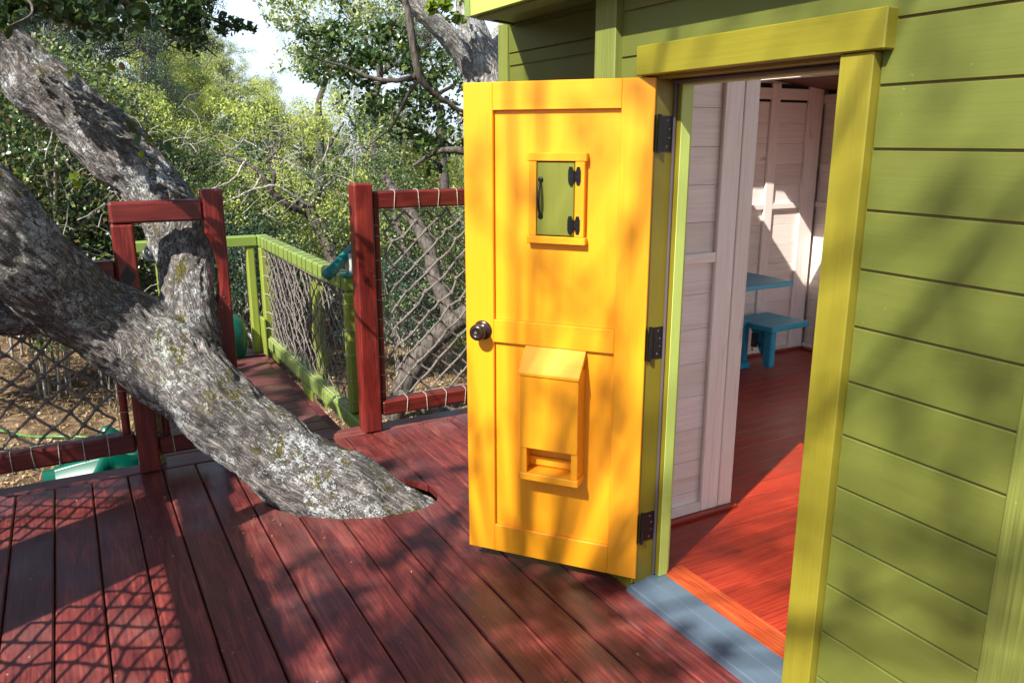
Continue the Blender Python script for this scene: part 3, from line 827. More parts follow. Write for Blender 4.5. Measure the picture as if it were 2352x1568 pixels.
off_build(MB().tube([(1.395, 3.885, 0.175), (1.395, 3.885, 1.155)], 0.0016, 5).tube([(1.39, 3.885, 1.158), (2.08, 3.885, 1.158)], 0.0022, 5).tube([(1.39, 3.882, 0.174), (2.08, 3.882, 0.174)], 0.0022, 5), 'edge_line', M_cord, rr)
for i, u in enumerate((1.458, 1.590, 1.700, 1.808, 1.93, 2.04)):
    off_build(lash(0, 0, u, 1.168, 1.256, 3.852, 3.922, seed=i), 'lashing', M_cord, rr)
for i, u in enumerate((1.485, 1.600, 1.712, 1.83, 1.95)):
    off_build(lash(0, 0, u, 0.082, 0.166, 3.838, 3.925, seed=20 + i), 'lashing', M_cord, rr)
for i, z in enumerate((1.083, 1.028, 0.905, 0.805, 0.700, 0.598, 0.498, 0.398, 0.298, 0.205)):
    off_build(lash_v(0, 3.885, z, 1.3485, 1.3855, 1.367, seed=i), 'lashing', M_cord, rr)

# --- rear railing, left section: notched gateway round the oak trunk, then netted bay
lr = empty('railing', (0.21, 3.88, 0), label='dark red railing section framing the oak trunk, black diamond plate on its post', cat='railing', group='red rope net railings round the deck')
off_build(MB().box(0.163, 0.252, 3.832, 3.922, 0.003, 0.52, 0.009).box(0.163, 0.252, 3.832, 3.922, 0.521, 1.150, 0.009), 'post', M_post, lr)
off_build(MB().box(0.163, 0.5415, 3.834, 3.922, 1.152, 1.245, 0.010), 'top_rail', M_rail, lr)
# tall post with a curved notch cut for the limb
notch = [(0.542, 1.289), (0.542, 1.10)]
for i in range(13):
    a = i / 12
    zz = 1.095 - 0.37 * a
    notch.append((0.542 + 0.052 * math.sin(math.pi * a) ** 0.8, zz))
notch += [(0.542, 0.70), (0.542, 0.003), (0.632, 0.003), (0.632, 1.289)]
pp = MB(); pp.prism(notch, 1, 3.834, 3.922)
po = off_build(pp, 'post', M_post, lr, 'tall post with a curved notch cut out for the tree limb')
bv = po.modifiers.new('edge', 'BEVEL'); bv.width = 0.008; bv.segments = 2; bv.limit_method = 'ANGLE'; bv.angle_limit = math.radians(50)
for (x, z) in ((0.600, 0.795), (0.583, 0.753), (0.618, 0.757)):
    off_build(MB().lathe([(0, 0), (0.0048, 0), (0.004, 0.0015), (0.0015, 0.0012), (0, 0.0005)], Matrix.Translation((x, 3.8338, z)) @ Matrix.Rotation(math.pi / 2, 4, 'X'), 10), 'screw', M_screw, lr)
pl = MB(); pl.prism([(0.206, 0.970), (0.173, 0.925), (0.206, 0.877), (0.239, 0.925)], 1, 3.8265, 3.8318)
for zz in (0.958, 0.890): pl.lathe([(0, 0), (0.003, 0), (0.002, 0.002), (0, 0.002)], Matrix.Translation((0.206, 3.8265, zz)) @ Matrix.Rotation(math.pi / 2, 4, 'X'), 8)
off_build(pl, 'diamond_plate', M_black, lr)
off_build(MB().box(-0.93, 0.161, 3.844, 3.924, 0.908, 0.994, 0.009), 'top_rail', M_rail, lr)
off_build(MB().box(-0.93, 0.161, 3.836, 3.926, 0.112, 0.198, 0.012), 'bottom_rail', M_rail, lr)
off_build(MB().box(0.255, 0.47, 3.842, 3.926, 0.078, 0.160, 0.010), 'bottom_rail', M_rail, lr)
off_build(MB().tube([(0.128, 3.885, 0.199), (0.128, 3.885, 0.80)], 0.0175, 16), 'round_bar', M_post, lr)
off_build(MB().tube([(0.295, 3.885, 0.161), (0.295, 3.885, 0.50)], 0.0175, 16), 'round_bar', M_post, lr)
net, P, nu, nz = rope_net(0, 3.885, -0.88, 0.095, 0.212, 0.86, 0.128, 0.115, 0.0062, 9, 0.008)
off_build(net, 'rope_net', M_rope, lr)
off_build(MB().tube([(-0.9, 3.870, 0.205), (-0.05, 3.872, 0.206), (0.10, 3.885, 0.235)], 0.003, 5).tube([(0.102, 3.885, 0.2), (0.100, 3.885, 0.55)], 0.0018, 5), 'edge_line', M_cord, lr)
for i, u in enumerate((0.046, -0.052, -0.150, -0.248, -0.33, -0.43)):
    off_build(lash(0, 0, u, 0.112, 0.198, 3.836, 3.926, 0.0024, seed=40 + i), 'lashing', M_cord, lr)
off_build(lash(0, 0, 0.318, 0.078, 0.160, 3.842, 3.926, seed=60), 'lashing', M_cord, lr)
off_build(lash(0, 0, 0.055, 0.908, 0.994, 3.844, 3.924, seed=61), 'lashing', M_cord, lr)
for i, z in enumerate((0.40, 0.30)):
    off_build(lash_v(0, 3.885, z, 0.1105, 0.1455, 0.128, seed=70 + i), 'lashing', M_cord, lr)
off_build(lash_v(0, 3.885, 0.30, 0.2775, 0.3125, 0.295, seed=73), 'lashing', M_cord, lr)
tr_ = empty('rope', (0.268, 3.95, -0.2), label='thick tan twisted rope hanging behind the railing beside the post', cat='rope')
for s_ in range(3):
    m_ = MB().tube([(0.010 * math.cos(t * 0.9 + s_ * 2.094), 0.010 * math.sin(t * 0.9 + s_ * 2.094), t * 0.012) for t in range(0, 60)], 0.0095, 6)
    m_.build('strand', M_thickrope, tr_)

# --- side railing on the sunny side of the deck, just outside the picture (its net throws the diamond shadow)
sr = empty('railing', (-0.91, 1.5, 0), label='dark red side railing with rope nets along the left edge of the deck', cat='railing', group='red rope net railings round the deck')
XS = -0.91
for (y0, y1, h) in ((3.84, 3.92, 1.3), (2.945, 3.035, 1.62), (2.475, 2.565, 1.62), (0.9, 0.99, 1.3), (-0.8, -0.71, 1.3), (-2.5, -2.41, 1.3)):
    off_build(MB().box(XS - 0.045, XS + 0.045, y0, y1, 0.003, h, 0.008), 'post', M_post, sr)
for (y0, y1) in ((3.037, 3.838), (0.992, 2.473), (-0.708, 0.898), (-2.408, -0.802)):
    off_build(MB().box(XS - 0.04, XS + 0.04, y0, y1, 1.168, 1.256, 0.008), 'top_rail', M_raily, sr)
    off_build(MB().box(XS - 0.04, XS + 0.04, y0, y1, 0.10, 0.185, 0.008), 'bottom_rail', M_raily, sr)
    off_build(MB().tube([(XS, y0 + 0.024, 0.186), (XS, y0 + 0.024, 1.167)], 0.0175, 10), 'round_bar', M_post, sr)
    off_build(MB().tube([(XS, y1 - 0.024, 0.186), (XS, y1 - 0.024, 1.167)], 0.0175, 10), 'round_bar', M_post, sr)
    net, P, nu, nz = rope_net(1, XS, y0 + 0.05, y1 - 0.05, 0.195, 1.158, 0.118, 0.115, 0.0060, int(y0 * 10) + 90)
    off_build(net, 'rope_net', M_rope, sr)
    off_build(MB().tube([(XS, y0 + 0.048, 0.19), (XS, y0 + 0.05, 1.16)], 0.0018, 5).tube([(XS, y1 - 0.048, 0.19), (XS, y1 - 0.048, 1.16)], 0.0018, 5), 'edge_line', M_cord, sr)
for k in range(3):
    off_build(MB().box(XS - 0.02, XS + 0.02, 2.566 + 0.126 * k, 2.566 + 0.126 * k + 0.125, 0.06, 1.20, 0.004), 'gate_board', M_post, sr)

# ================================================================== WALKWAY WITH PEAR GREEN RAILING
walk = empty('walkway', (0, 0, 0), kind='structure')
yb = 3.98; i = 0
ys_ = [3.985, 4.105, 4.257, 4.410, 4.562, 4.717, 4.880, 5.039, 5.188, 5.336, 5.499, 5.645, 5.800, 5.952, 6.089, 6.235, 6.38]
for a, b in zip(ys_, ys_[1:]):
    MB().box(0.30, 1.268, a + 0.003, b - 0.003, -0.235, -0.2, 0.005).build('walkway_board', M_walk, walk)
for k in range(3):
    MB().box(0.2, 1.30, 6.383 + 0.15 * k, 6.53 + 0.15 * k, -0.235, -0.2, 0.005, M=Matrix.Translation((0.75, 6.4, 0)) @ Matrix.Rotation(math.radians(-9), 4, 'Z') @ Matrix.Translation((-0.75, -6.4, 0)) if k else None).build('walkway_board', M_walk, walk)
MB().box(1.275, 1.330, 3.985, 6.45, -0.260, -0.215, 0.004).build('edge_board', M_walk, walk)
MB().box(0.3, 1.27, 3.978, 3.984, -0.4, -0.03, 0.001).build('step_riser', M_rail, walk)
for y in (4.0, 5.2, 6.3):
    MB().box(0.3, 1.25, y, y + 0.04, -0.36, -0.236, 0.002).build('joist', M_bark_far, walk)
for (x, y) in ((1.2, 6.3), (0.35, 6.3), (1.2, 5.1), (0.35, 5.1)):
    MB().box(x, x + 0.07, y, y + 0.07, -2.2, -0.36, 0.004).build('support_post', M_post, walk)

gr = empty('railing', (1.36, 5.3, -0.2), label='pear green walkway railing hung with dense rope netting', cat='railing')
off_build(MB().box(1.325, 1.415, 4.33, 6.70, 0.672, 0.762, 0.010), 'top_rail', M_grail, gr)
off_build(MB().box(0.28, 1.324, 6.612, 6.70, 0.676, 0.762, 0.010), 'top_rail', M_grail, gr, 'short rail across the far end')
off_build(MB().box(1.322, 1.405, 4.03, 6.49, -0.150, -0.055, 0.010), 'bottom_rail', M_grail, gr)
off_build(MB().box(1.322, 1.392, 4.315, 4.385, -0.054, 0.671, 0.016), 'post', M_gpost, gr)
off_build(MB().box(1.322, 1.410, 4.03, 4.12, -0.28, 0.75, 0.010), 'post', M_gpost, gr)
off_build(MB().box(1.322, 1.412, 6.52, 6.61, -0.30, 0.671, 0.010).box(1.300, 1.3215, 6.50, 6.63, -0.28, 0.10, 0.006), 'post', M_gpost, gr)
off_build(MB().box(1.235, 1.300, 6.625, 6.70, -0.26, 0.675, 0.010), 'post', M_gpost, gr)
wav = [(5.19 + 0.03 * math.sin(k * 0.9), -0.29 + 0.06 * k) for k in range(17)]
mid = MB(); mid.prism([(a - 0.00, z) for a, z in wav] + [(a + 0.20 + 0.02 * math.sin(k * 1.1), z) for k, (a, z) in list(enumerate(wav))[::-1]], 0, 1.408, 1.44)
off_build(mid, 'post', M_gpost, gr)
off_build(MB().box(1.316, 1.335, 5.17, 5.40, -0.285, -0.15, 0.004), 'post_foot', M_gpost, gr)
for sd, pl_, cu_, ya_ in ((5, 1.372, 0.135, 4.40), (6, 1.350, 0.150, 5.25)):
    net, P, nu, nz = rope_net(1, pl_, ya_, 6.50, -0.045, 0.665, cu_, 0.125, 0.0040, sd, 0.009)
    off_build(net, 'rope_net', M_rope, gr)
k = 0
yy = 4.40
while yy < 6.55:
    off_build(lash(1, 0, yy, 0.672, 0.762, 1.325, 1.415, 0.0024, seed=200 + k), 'lashing', M_gcord, gr)
    off_build(lash(1, 0, yy + 0.03, -0.150, -0.055, 1.322, 1.405, 0.0022, seed=260 + k), 'lashing', M_cord, gr)
    yy += 0.125 + 0.03 * ((k * 7) % 3 - 1); k += 1
for z in (0.60, 0.45, 0.30, 0.15, 0.02):
    off_build(lash_v(1, 1.357, z, 4.305, 4.395, 4.35, 0.0024), 'lashing', M_cord, gr)
    off_build(MB().tube([(1.32, 6.50, z), (1.335, 6.47, z + 0.01), (1.36, 6.40, z)], 0.003, 5), 'lashing', M_cord, gr)
off_build(MB().tube([(1.345, 4.4, -0.050), (1.34, 5.2, -0.045), (1.345, 6.5, -0.050)], 0.003, 5).tube([(1.345, 4.4, 0.668), (1.34, 5.2, 0.664), (1.345, 6.5, 0.668)], 0.003, 5), 'edge_line', M_cord, gr)

# left walkway rail stub with a toy steering wheel
wr = empty('railing', (0.50, 5.9, -0.2), label='slim pear green upright seen through the fork of the oak', cat='railing')
off_build(MB().box(0.495, 0.535, 5.88, 5.94, -0.2, 0.72, 0.006), 'post', M_gpost, wr)
stw = empty('steering_wheel', (0.475, 5.87, 0.76), label='dark grey toy steering wheel on green upright behind the oak fork', cat='toy wheel')
Ms = Matrix.Rotation(math.radians(60), 4, 'X') @ Matrix.Rotation(math.radians(30), 4, 'Y')
ring = [Ms @ Vector((0.055 * math.cos(a), 0.055 * math.sin(a), 0)) for a in [2 * math.pi * i / 20 for i in range(21)]]
M_grey = NT('dark_grey_plastic').set((0.05, 0.06, 0.07), 0.35)
MB().tube(ring, 0.013, 8, cap=False).build('rim', M_grey, stw)
MB().lathe([(0, -0.012), (0.03, -0.012), (0.028, 0.012), (0, 0.015)], Ms, 14).build('hub', M_grey, stw)
for a in (0, 2.094, 4.188):
    MB().tube([Ms @ Vector((0.02 * math.cos(a), 0.02 * math.sin(a), 0)), Ms @ Vector((0.054 * math.cos(a), 0.054 * math.sin(a), 0))], 0.007, 6).build('spoke', M_grey, stw)

# telescope toy clamped on the green rail
te = empty('telescope', (1.36, 4.36, 0.77), label='teal toy telescope on a grey bracket on the green railing', cat='toy telescope')
te.scale = (1.2, 1.2, 1.2)
a0, a1 = Vector((-0.115, -0.02, 0.000)), Vector((0.09, 0.04, 0.155))
tdir = (a1 - a0).normalized()
qm = Matrix.Translation(a0) @ tdir.to_track_quat('Z', 'Y').to_matrix().to_4x4()
MB().lathe([(0.0, 0.004), (0.020, 0.0), (0.0265, 0.0), (0.0275, 0.004), (0.0275, 0.040), (0.0250, 0.042), (0.0245, 0.25), (0.029, 0.252), (0.029, 0.29), (0.024, 0.295), (0, 0.29)], qm, 24).build('tube', M_tele, te)
MB().lathe([(0.0, -0.001), (0.020, -0.002), (0.018, 0.003), (0, 0.003)], qm, 20).build('eyepiece', M_tele, te)
br_ = [(-0.020, 0.0, -0.01), (-0.020, 0.0, 0.075), (-0.012, 0, 0.088), (0.0, 0, 0.092)]
for sx in (-1, 1):
    MB().tube([(0.0 + 0.005, sx * 0.030, -0.008), (0.005, sx * 0.031, 0.07), (0.005, sx * 0.026, 0.10)], 0.0095, 10).build('bracket_arm', M_bracket, te)
MB().lathe([(0, -0.009), (0.045, -0.009), (0.045, 0.0), (0.035, 0.006), (0, 0.006)], Matrix.Translation((0.005, 0, 0)), 20).build('base_plate', M_tele, te)

# ================================================================== GREEN SLIDE
sl = empty('slide', (0.3, 6.5, -1.2), label='glossy green plastic slide running from the walkway end behind the railing', cat='slide')
NS = 48
def slz(s): return -0.30 - 0.90 * (1 - (1 - s) ** 2) + 0.20 * math.exp(-((s - 0.66) / 0.08) ** 2)
V_, F_ = [], []
sec = [(-0.30, 0.10), (-0.285, 0.135), (-0.25, 0.13), (-0.235, 0.06), (-0.19, 0.0), (-0.10, -0.025), (0.0, -0.03), (0.10, -0.025), (0.19, 0.0), (0.235, 0.06), (0.25, 0.13), (0.285, 0.135), (0.30, 0.10), (0.29, -0.04), (0.20, -0.08), (0, -0.09), (-0.20, -0.08), (-0.29, -0.04)]
for i in range(NS + 1):
    s_ = i / NS
    x = 0.98 - 1.38 * s_; z = slz(s_) + 0.06
    sideh = 1.0 + 1.1 * math.exp(-((s_ - 0.12) / 0.10) ** 2)
    for (a, b) in sec:
        V_.append((x, 6.50 + a * 0.95 + 0.10 * s_, z + (b * sideh if b > 0.02 else b)))
nsq = len(sec)
for i in range(NS):
    for k in range(nsq):
        F_.append((i * nsq + k, i * nsq + (k + 1) % nsq, (i + 1) * nsq + (k + 1) % nsq, (i + 1) * nsq + k))
ch = MB().add(V_, F_, True).add([V_[k] for k in range(nsq)], [tuple(range(nsq))]).add([V_[-nsq + k] for k in range(nsq)], [tuple(range(nsq))[::-1]])
off_build(ch, 'chute', M_slide, sl)
# hood moulded at the top end of the slide
hd = MB(); hv, hf = [], []
for i in range(13):
    a = math.pi * i / 12
    for k, (rx, dz) in enumerate(((0.17, 0.0), (0.20, 0.05), (0.205, 0.11), (0.17, 0.17), (0.10, 0.20), (0.0, 0.21))):
        hv.append((1.03 + rx * 0.75 * math.cos(a), 6.50 - rx * 0.7 * math.sin(a) + 0.10, -0.199 + dz * 1.7))
for i in range(12):
    for k in range(5):
        hf.append((i * 6 + k, (i + 1) * 6 + k, (i + 1) * 6 + k + 1, i * 6 + k + 1))
hd.add(hv, hf, True)
off_build(hd, 'hood', M_slide, sl)
sl2 = empty('slide', (0.0, 6.4, -1.2), label='lower green plastic trough of the slide below the bottom rail at left', cat='slide')
tv, tf = [], []
sec2 = [(-0.32, 0.22), (-0.30, 0.25), (-0.27, 0.22), (-0.20, 0.04), (0.0, 0.0), (0.20, 0.04), (0.27, 0.22), (0.30, 0.25), (0.32, 0.22), (0.24, 0.0), (0.0, -0.04), (-0.24, 0.0)]
for i in range(25):
    s_ = i / 24
    x = 0.60 - 0.90 * s_; z = -1.02 - 0.06 * s_ + 0.05 * math.sin(s_ * 3.1)
    for (a, b) in sec2: tv.append((x, 6.05 + a * 0.9 + 0.25 * s_, z + b - 0.05))
for i in range(24):
    for k in range(12): tf.append((i * 12 + k, i * 12 + (k + 1) % 12, (i + 1) * 12 + (k + 1) % 12, (i + 1) * 12 + k))
off_build(MB().add(tv, tf, True).add(tv[:12], [tuple(range(12))]).add(tv[-12:], [tuple(range(12))[::-1]]), 'trough', M_slide, sl2)

# ================================================================== GROUND AND HILLS
def sstep(v, a, b):
    t = min(1.0, max(0.0, (v - a) / (b - a))); return t * t * (3 - 2 * t)
def ground_z(x, y):
    bx, by = math.sin(math.radians(21)), math.cos(math.radians(21))
    d = x * bx + y * by; lat = x * by - y * bx
    h = -1.25 - 0.05 * max(0.0, min(d, 14) - 5)
    h += 0.42 * max(0.0, -lat - 2.0) * sstep(d, 9, 22)
    h -= 0.30 * max(0.0, lat + 1.5) * sstep(d, 9, 30)
    h -= 0.16 * max(0.0, d - 16)
    h = max(h, -60 - 0.01 * d)
    # ridge on the left, a kilometre away ridge across the valley
    h += 62 * math.exp(-((d - 1500) / 420.0) ** 2) * (0.86 + 0.14 * math.sin(lat / 260.0))
    h += 30 * math.exp(-((d - 2700) / 500.0) ** 2)
    r = math.hypot(x, y)
    if r < 60: h += 0.10 * mnoise.noise(Vector((x * 0.5, y * 0.5, 0))) + 0.04 * mnoise.noise(Vector((x * 2.1, y * 2.1, 3)))
    else: h += 3.0 * mnoise.noise(Vector((x * 0.01, y * 0.01, 0)))
    return h
rings = [0.0] + [1.5 * 1.045 ** k for k in range(0, 180) if 1.5 * 1.045 ** k < 4500]
NA = 160
V_ = [(0, 0, ground_z(0, 0))]; F4 = []
for r in rings[1:]:
    for k in range(NA):
        a = 2 * math.pi * k / NA
        x, y = r * math.cos(a), r * math.sin(a); V_.append((x, y, ground_z(x, y)))
gm = MB(); gm.add(V_, [(0, 1 + k, 1 + (k + 1) % NA) for k in range(NA)] + [(1 + i * NA + k, 1 + (i + 1) * NA + k, 1 + (i + 1) * NA + (k + 1) % NA, 1 + i * NA + (k + 1) % NA) for i in range(len(rings) - 2) for k in range(NA)], True)
t = NT('dry_leaf_litter_earth')
n1 = t.noise(t.coords((0.9, 0.9, 0.9), False), 1.0, 5, 0.65); n2 = t.noise(t.coords((19, 19, 19), False), 1.0, 6, 0.75); n3 = t.noise(t.coords((7, 7, 7), False), 1.0, 4, 0.6)
c = t.ramp(n3, [(0.3, (0.055, 0.032, 0.020)), (0.5, (0.14, 0.09, 0.055)), (0.75, (0.36, 0.27, 0.16))])
c = t.mix(0.7, c, t.ramp(n2, [(0.3, 0.45), (0.7, 1.35)]), 'MULTIPLY')
far = t.ramp(t.noise(t.coords((0.02, 0.02, 0.02), False), 1.0, 8, 0.75), [(0.35, (0.05, 0.075, 0.03)), (0.5, (0.11, 0.14, 0.06)), (0.6, (0.30, 0.26, 0.16)), (0.68, (0.10, 0.13, 0.06))])
g = t.n('NewGeometry'); ln = t.n('VectorMath', operation='LENGTH'); t.l(g.outputs['Position'], ln.inputs[0])
mr = t.n('MapRange'); mr.inputs['From Min'].default_value = 25; mr.inputs['From Max'].default_value = 70; t.l(ln.outputs['Value'], mr.inputs['Value'])
c = t.mix(mr.outputs[0], c, far)
t.bump(n2, 0.7, 0.03)
M_ground = t.set(c, 0.95, 0.15)
go = gm.build('ground', M_ground); go['kind'] = 'structure'

# ================================================================== TREES
def at_y(px, py, y):
    """point on the sight line (px, py) that lies in the vertical plane at this y"""
    a = at(px, py, 1.0); s = y / a.y
    o = Vector((0, 0, CAM_H)); return o + (a - o) * s
def rpx(r, p):
    """radius in metres of something r px wide (half width) at world point p"""
    w = Vector((0.47043, 0.84812, -0.24369)); return r / 1832.6 * (p - Vector((0, 0, CAM_H))).dot(w)

def spline(pts, rs, n=8):
    out, ro = [], []
    for i in range(len(pts) - 1):
        p0, p1, p2, p3 = pts[max(i-1, 0)], pts[i], pts[i+1], pts[min(i+2, len(pts)-1)]
        for k in range(n):
            t = k / n
            out.append(0.5 * ((2*p1) + (-p0 + p2)*t + (2*p0 - 5*p1 + 4*p2 - p3)*t*t + (-p0 + 3*p1 - 3*p2 + p3)*t**3))
            ro.append(rs[i] + (rs[i+1] - rs[i]) * (t*t*(3-2*t)))
    out.append(pts[-1]); ro.append(rs[-1])
    return out, ro

def organic(name, chains, voxel, mat, parent, lump=0.02, fis=0.006, lumps=()):
    """one continuous bark surface grown round several limbs"""
    mb = MB(); segs = []
    for pts, rs in chains:
        P, R = spline(pts, rs, 6)
        mb.tube(P, R, 20, cap=True)
        L = 0.0
        for a, b, ra, rb in zip(P, P[1:], R, R[1:]):
            segs.append((a, b, ra, rb, L)); L += (b - a).length
    for c, r in lumps:
        ico = [Vector(c) + Vector((math.cos(a) * math.cos(e), math.sin(a) * math.cos(e), math.sin(e))) * r for e in (-1.5, -.8, 0, .8, 1.5) for a in [k * math.pi / 5 for k in range(10)]]
        mb.add(ico, [(i*10 + k, i*10 + (k+1) % 10, i*10 + 10 + (k+1) % 10, i*10 + 10 + k) for i in range(4) for k in range(10)] + [tuple(range(10))[::-1], tuple(range(40, 50))], True)
    o = mb.build(name, mat, parent)
    rm = o.modifiers.new('r', 'REMESH'); rm.mode = 'VOXEL'; rm.voxel_size = voxel; rm.use_smooth_shade = True
    smo = o.modifiers.new('s', 'SMOOTH'); smo.factor = 0.5; smo.iterations = 6
    dg = bpy.context.evaluated_depsgraph_get()
    me = bpy.data.meshes.new_from_object(o.evaluated_get(dg))
    o.modifiers.clear(); old = o.data; o.data = me
    me.materials.clear(); me.materials.append(mat)
    n = len(me.vertices)
    co = np.zeros(n * 3, dtype=np.float32); me.vertices.foreach_get('co', co); co = co.reshape(-1, 3)
    no = np.zeros(n * 3, dtype=np.float32); me.vertices.foreach_get('normal', no); no = no.reshape(-1, 3)
    best = np.full(n, 1e9); bc = np.zeros((n, 3)); wsum = np.zeros(n); cand = []
    for (a, b, ra, rb, L) in segs:
        a_, b_ = np.array(a), np.array(b); ab = b_ - a_; l = np.linalg.norm(ab) + 1e-9
        t = np.clip(((co - a_) @ ab) / l**2, 0, 1); c = a_ + t[:, None] * ab
        v = co - c; d = np.linalg.norm(v, axis=1); q = d / (ra + (rb - ra) * t)
        ax = ab / l; r1 = np.cross(ax, [0.3, 0.2, 0.93]); r1 /= np.linalg.norm(r1); r2 = np.cross(ax, r1)
        best = np.minimum(best, q); cand.append((q, np.stack([v @ r1, v @ r2, L + t * l], 1)))
    for q, b3 in cand:
        w_ = np.exp(-((q - best) / 0.035) ** 2); wsum += w_; bc += b3 * w_[:, None]
    bc /= wsum[:, None]
    disp = np.zeros(n)
    for i in range(n):
        w = Vector(co[i]); s = Vector(bc[i])
        d = lump * mnoise.noise(w * 3.7) + lump * 0.45 * mnoise.noise(w * 9)
        f = mnoise.noise(Vector((s.x * 24, s.y * 24, s.z * 7 + 5)))
        g = mnoise.noise(Vector((s.x * 62, s.y * 62, s.z * 22)))
        d += fis * (-abs(f) * 1.6 + 0.4 + 0.7 * g)
        disp[i] = d
    co = co + no * disp[:, None]
    me.vertices.foreach_set('co', co.astype(np.float32).ravel())
    at_ = me.attributes.new('barkco', 'FLOAT_VECTOR', 'POINT'); at_.data.foreach_set('vector', bc.astype(np.float32).ravel())
    me.polygons.foreach_set('use_smooth', np.ones(len(me.polygons), dtype=bool))
    me.update()
    return o

oak = empty('oak_tree', (0.925, 3.205, 0.0), label='lichen covered leaning oak growing up through the deck and forking', cat='tree')
main = [(Vector((1.26, 2.90, -0.30)), .20), (Vector((1.07, 3.045, -0.135)), .20), (Vector((0.905, 3.180, 0.0)), .198)]
for (px, py, y, r) in ((664, 1070, 3.33, 95), (592, 1016, 3.42, 92), (516, 957, 3.52, 91), (458, 895, 3.62, 92), (388, 832, 3.74, 102), (300, 772, 3.80, 100), (200, 718, 3.78, 92), (120, 660, 3.74, 96), (40, 585, 3.68, 108), (-60, 485, 3.66, 110), (-220, 320, 3.70, 98), (-420, 120, 3.72, 86), (-640, -120, 3.72, 74)):
    p = at_y(px, py, y); main.append((p, rpx(r, p)))
upl = []
for (px, py, y, r) in ((430, 850, 3.72, 80), (432, 765, 3.78, 66), (434, 690, 3.88, 59), (430, 620, 3.99, 57), (413, 548, 4.10, 65), (368, 458, 4.20, 68), (308, 385, 4.26, 69), (205, 287, 4.32, 70), (105, 205, 4.38, 64), (35, 128, 4.42, 62), (-60, 30, 4.42, 58), (-200, -120, 4.4, 52), (-380, -360, 4.2, 44)):
    p = at_y(px, py, y); upl.append((p, rpx(r, p)))
stub = []
for (px, py, y, r) in ((140, 700, 3.82, 62), (50, 722, 3.80, 44), (-40, 735, 3.75, 42), (-160, 760, 3.6, 40)):
    p = at_y(px, py, y); stub.append((p, rpx(r, p)))
over = [(main[-1][0] + Vector((0.1, 0, -0.12)), .10), (Vector((-1.52, 3.25, 2.12)), .095), (Vector((-1.50, 2.55, 2.0)), .085), (Vector((-1.46, 1.5, 1.92)), .075), (Vector((-1.55, 0.3, 1.95)), .06), (Vector((-1.8, -0.8, 2.2)), .04)]  # off-frame branch added to cast the strip of shade along the deck
chains = [([p for p, r in c], [r for p, r in c]) for c in (main, upl, stub, over)]

tk = organic('trunk', chains, 0.0105, M_bark, oak, 0.026, 0.012, [(at_y(340, 728, 3.80), 0.09)])
tk.location = -Vector(oak.location)

# ---- leaves
def leaf_mesh(name, C, S, mat, rng, fold=0.25, up=0.35, aspect=0.55, rich=False):
    """C (n,3) leaf positions, S (n,) lengths; each leaf an oval folded along its midrib"""
    n = len(C)
    nrm = rng.normal(size=(n, 3)) * 0.8 + np.array(TO_SUN) * (0.45 + up); nrm[:, 2] = np.abs(nrm[:, 2])
    nrm /= np.linalg.norm(nrm, axis=1)[:, None]
    d = rng.normal(size=(n, 3)); d -= nrm * (d * nrm).sum(1)[:, None]; d /= np.linalg.norm(d, axis=1)[:, None]
    w = np.cross(nrm, d); S = S[:, None]
    if rich:
        k = aspect * 0.5
        pts = [C - d * S * .5, C + w * S * k * .8 - d * S * .22 + nrm * S * fold * .3, C + w * S * k * .95 + d * S * .15 + nrm * S * fold * .3, C + d * S * .5 - nrm * S * .1,
               C - w * S * k * .95 + d * S * .15 + nrm * S * fold * .3, C - w * S * k * .8 - d * S * .22 + nrm * S * fold * .3]
        V = np.stack(pts, 1).reshape(-1, 3); b = np.arange(n)[:, None] * 6
        Q = np.concatenate([b + np.array([[0, 1, 2, 3]]), b + np.array([[0, 3, 4, 5]])], 0)
    else:
        pts = [C - d * S * .5, C + w * S * aspect * .5 + nrm * S * fold * .3, C + d * S * .5, C - w * S * aspect * .5 + nrm * S * fold * .3]
        V = np.stack(pts, 1).reshape(-1, 3); b = np.arange(n)[:, None] * 4
        Q = b + np.array([[0, 1, 2, 3]])
    return quick_mesh(name, V, Q, mat)

def clump_points(centres, radii, per, rng, shell=0.5):
    out = []
    for c, r, m in zip(centres, radii, per):
        v = rng.normal(size=(m, 3)); v /= np.linalg.norm(v, axis=1)[:, None]
        rad = r * (rng.random(m) ** shell)
        out.append(np.array(c) + v * rad[:, None] * np.array([1, 1, 0.75]))
    return np.concatenate(out)

def grow(rn, base, direction, length, radius, depth, segs, tips, mb, bend=0.25, lift=0.1, seg_n=5, sides=6):
    p = Vector(base); d = Vector(direction).normalized(); pts = [p.copy()]; rs = [radius]
    for i in range(seg_n):
        d = (d + Vector((rn.gauss(0, bend), rn.gauss(0, bend), rn.gauss(0, bend) + lift))).normalized()
        p = p + d * (length / seg_n); pts.append(p.copy()); rs.append(radius * (1 - 0.55 * (i + 1) / seg_n))
        if depth > 0 and i >= 1:
            for q in range(2 if i >= 2 else 1):
                side = Vector((rn.gauss(0, 1), rn.gauss(0, 1), rn.gauss(0, 0.6))); side = (side - d * side.dot(d)).normalized()
                nd = (d * 0.55 + side * rn.uniform(0.6, 1.1)).normalized()
                grow(rn, p, nd, length * rn.uniform(0.5, 0.72), rs[-1] * 0.62, depth - 1, segs, tips, mb, bend, lift, seg_n, max(4, sides - 1))
    mb.tube(pts, rs, sides, cap=False)
    if depth <= 1:
        for q in pts[2:]: tips.append(q.copy())

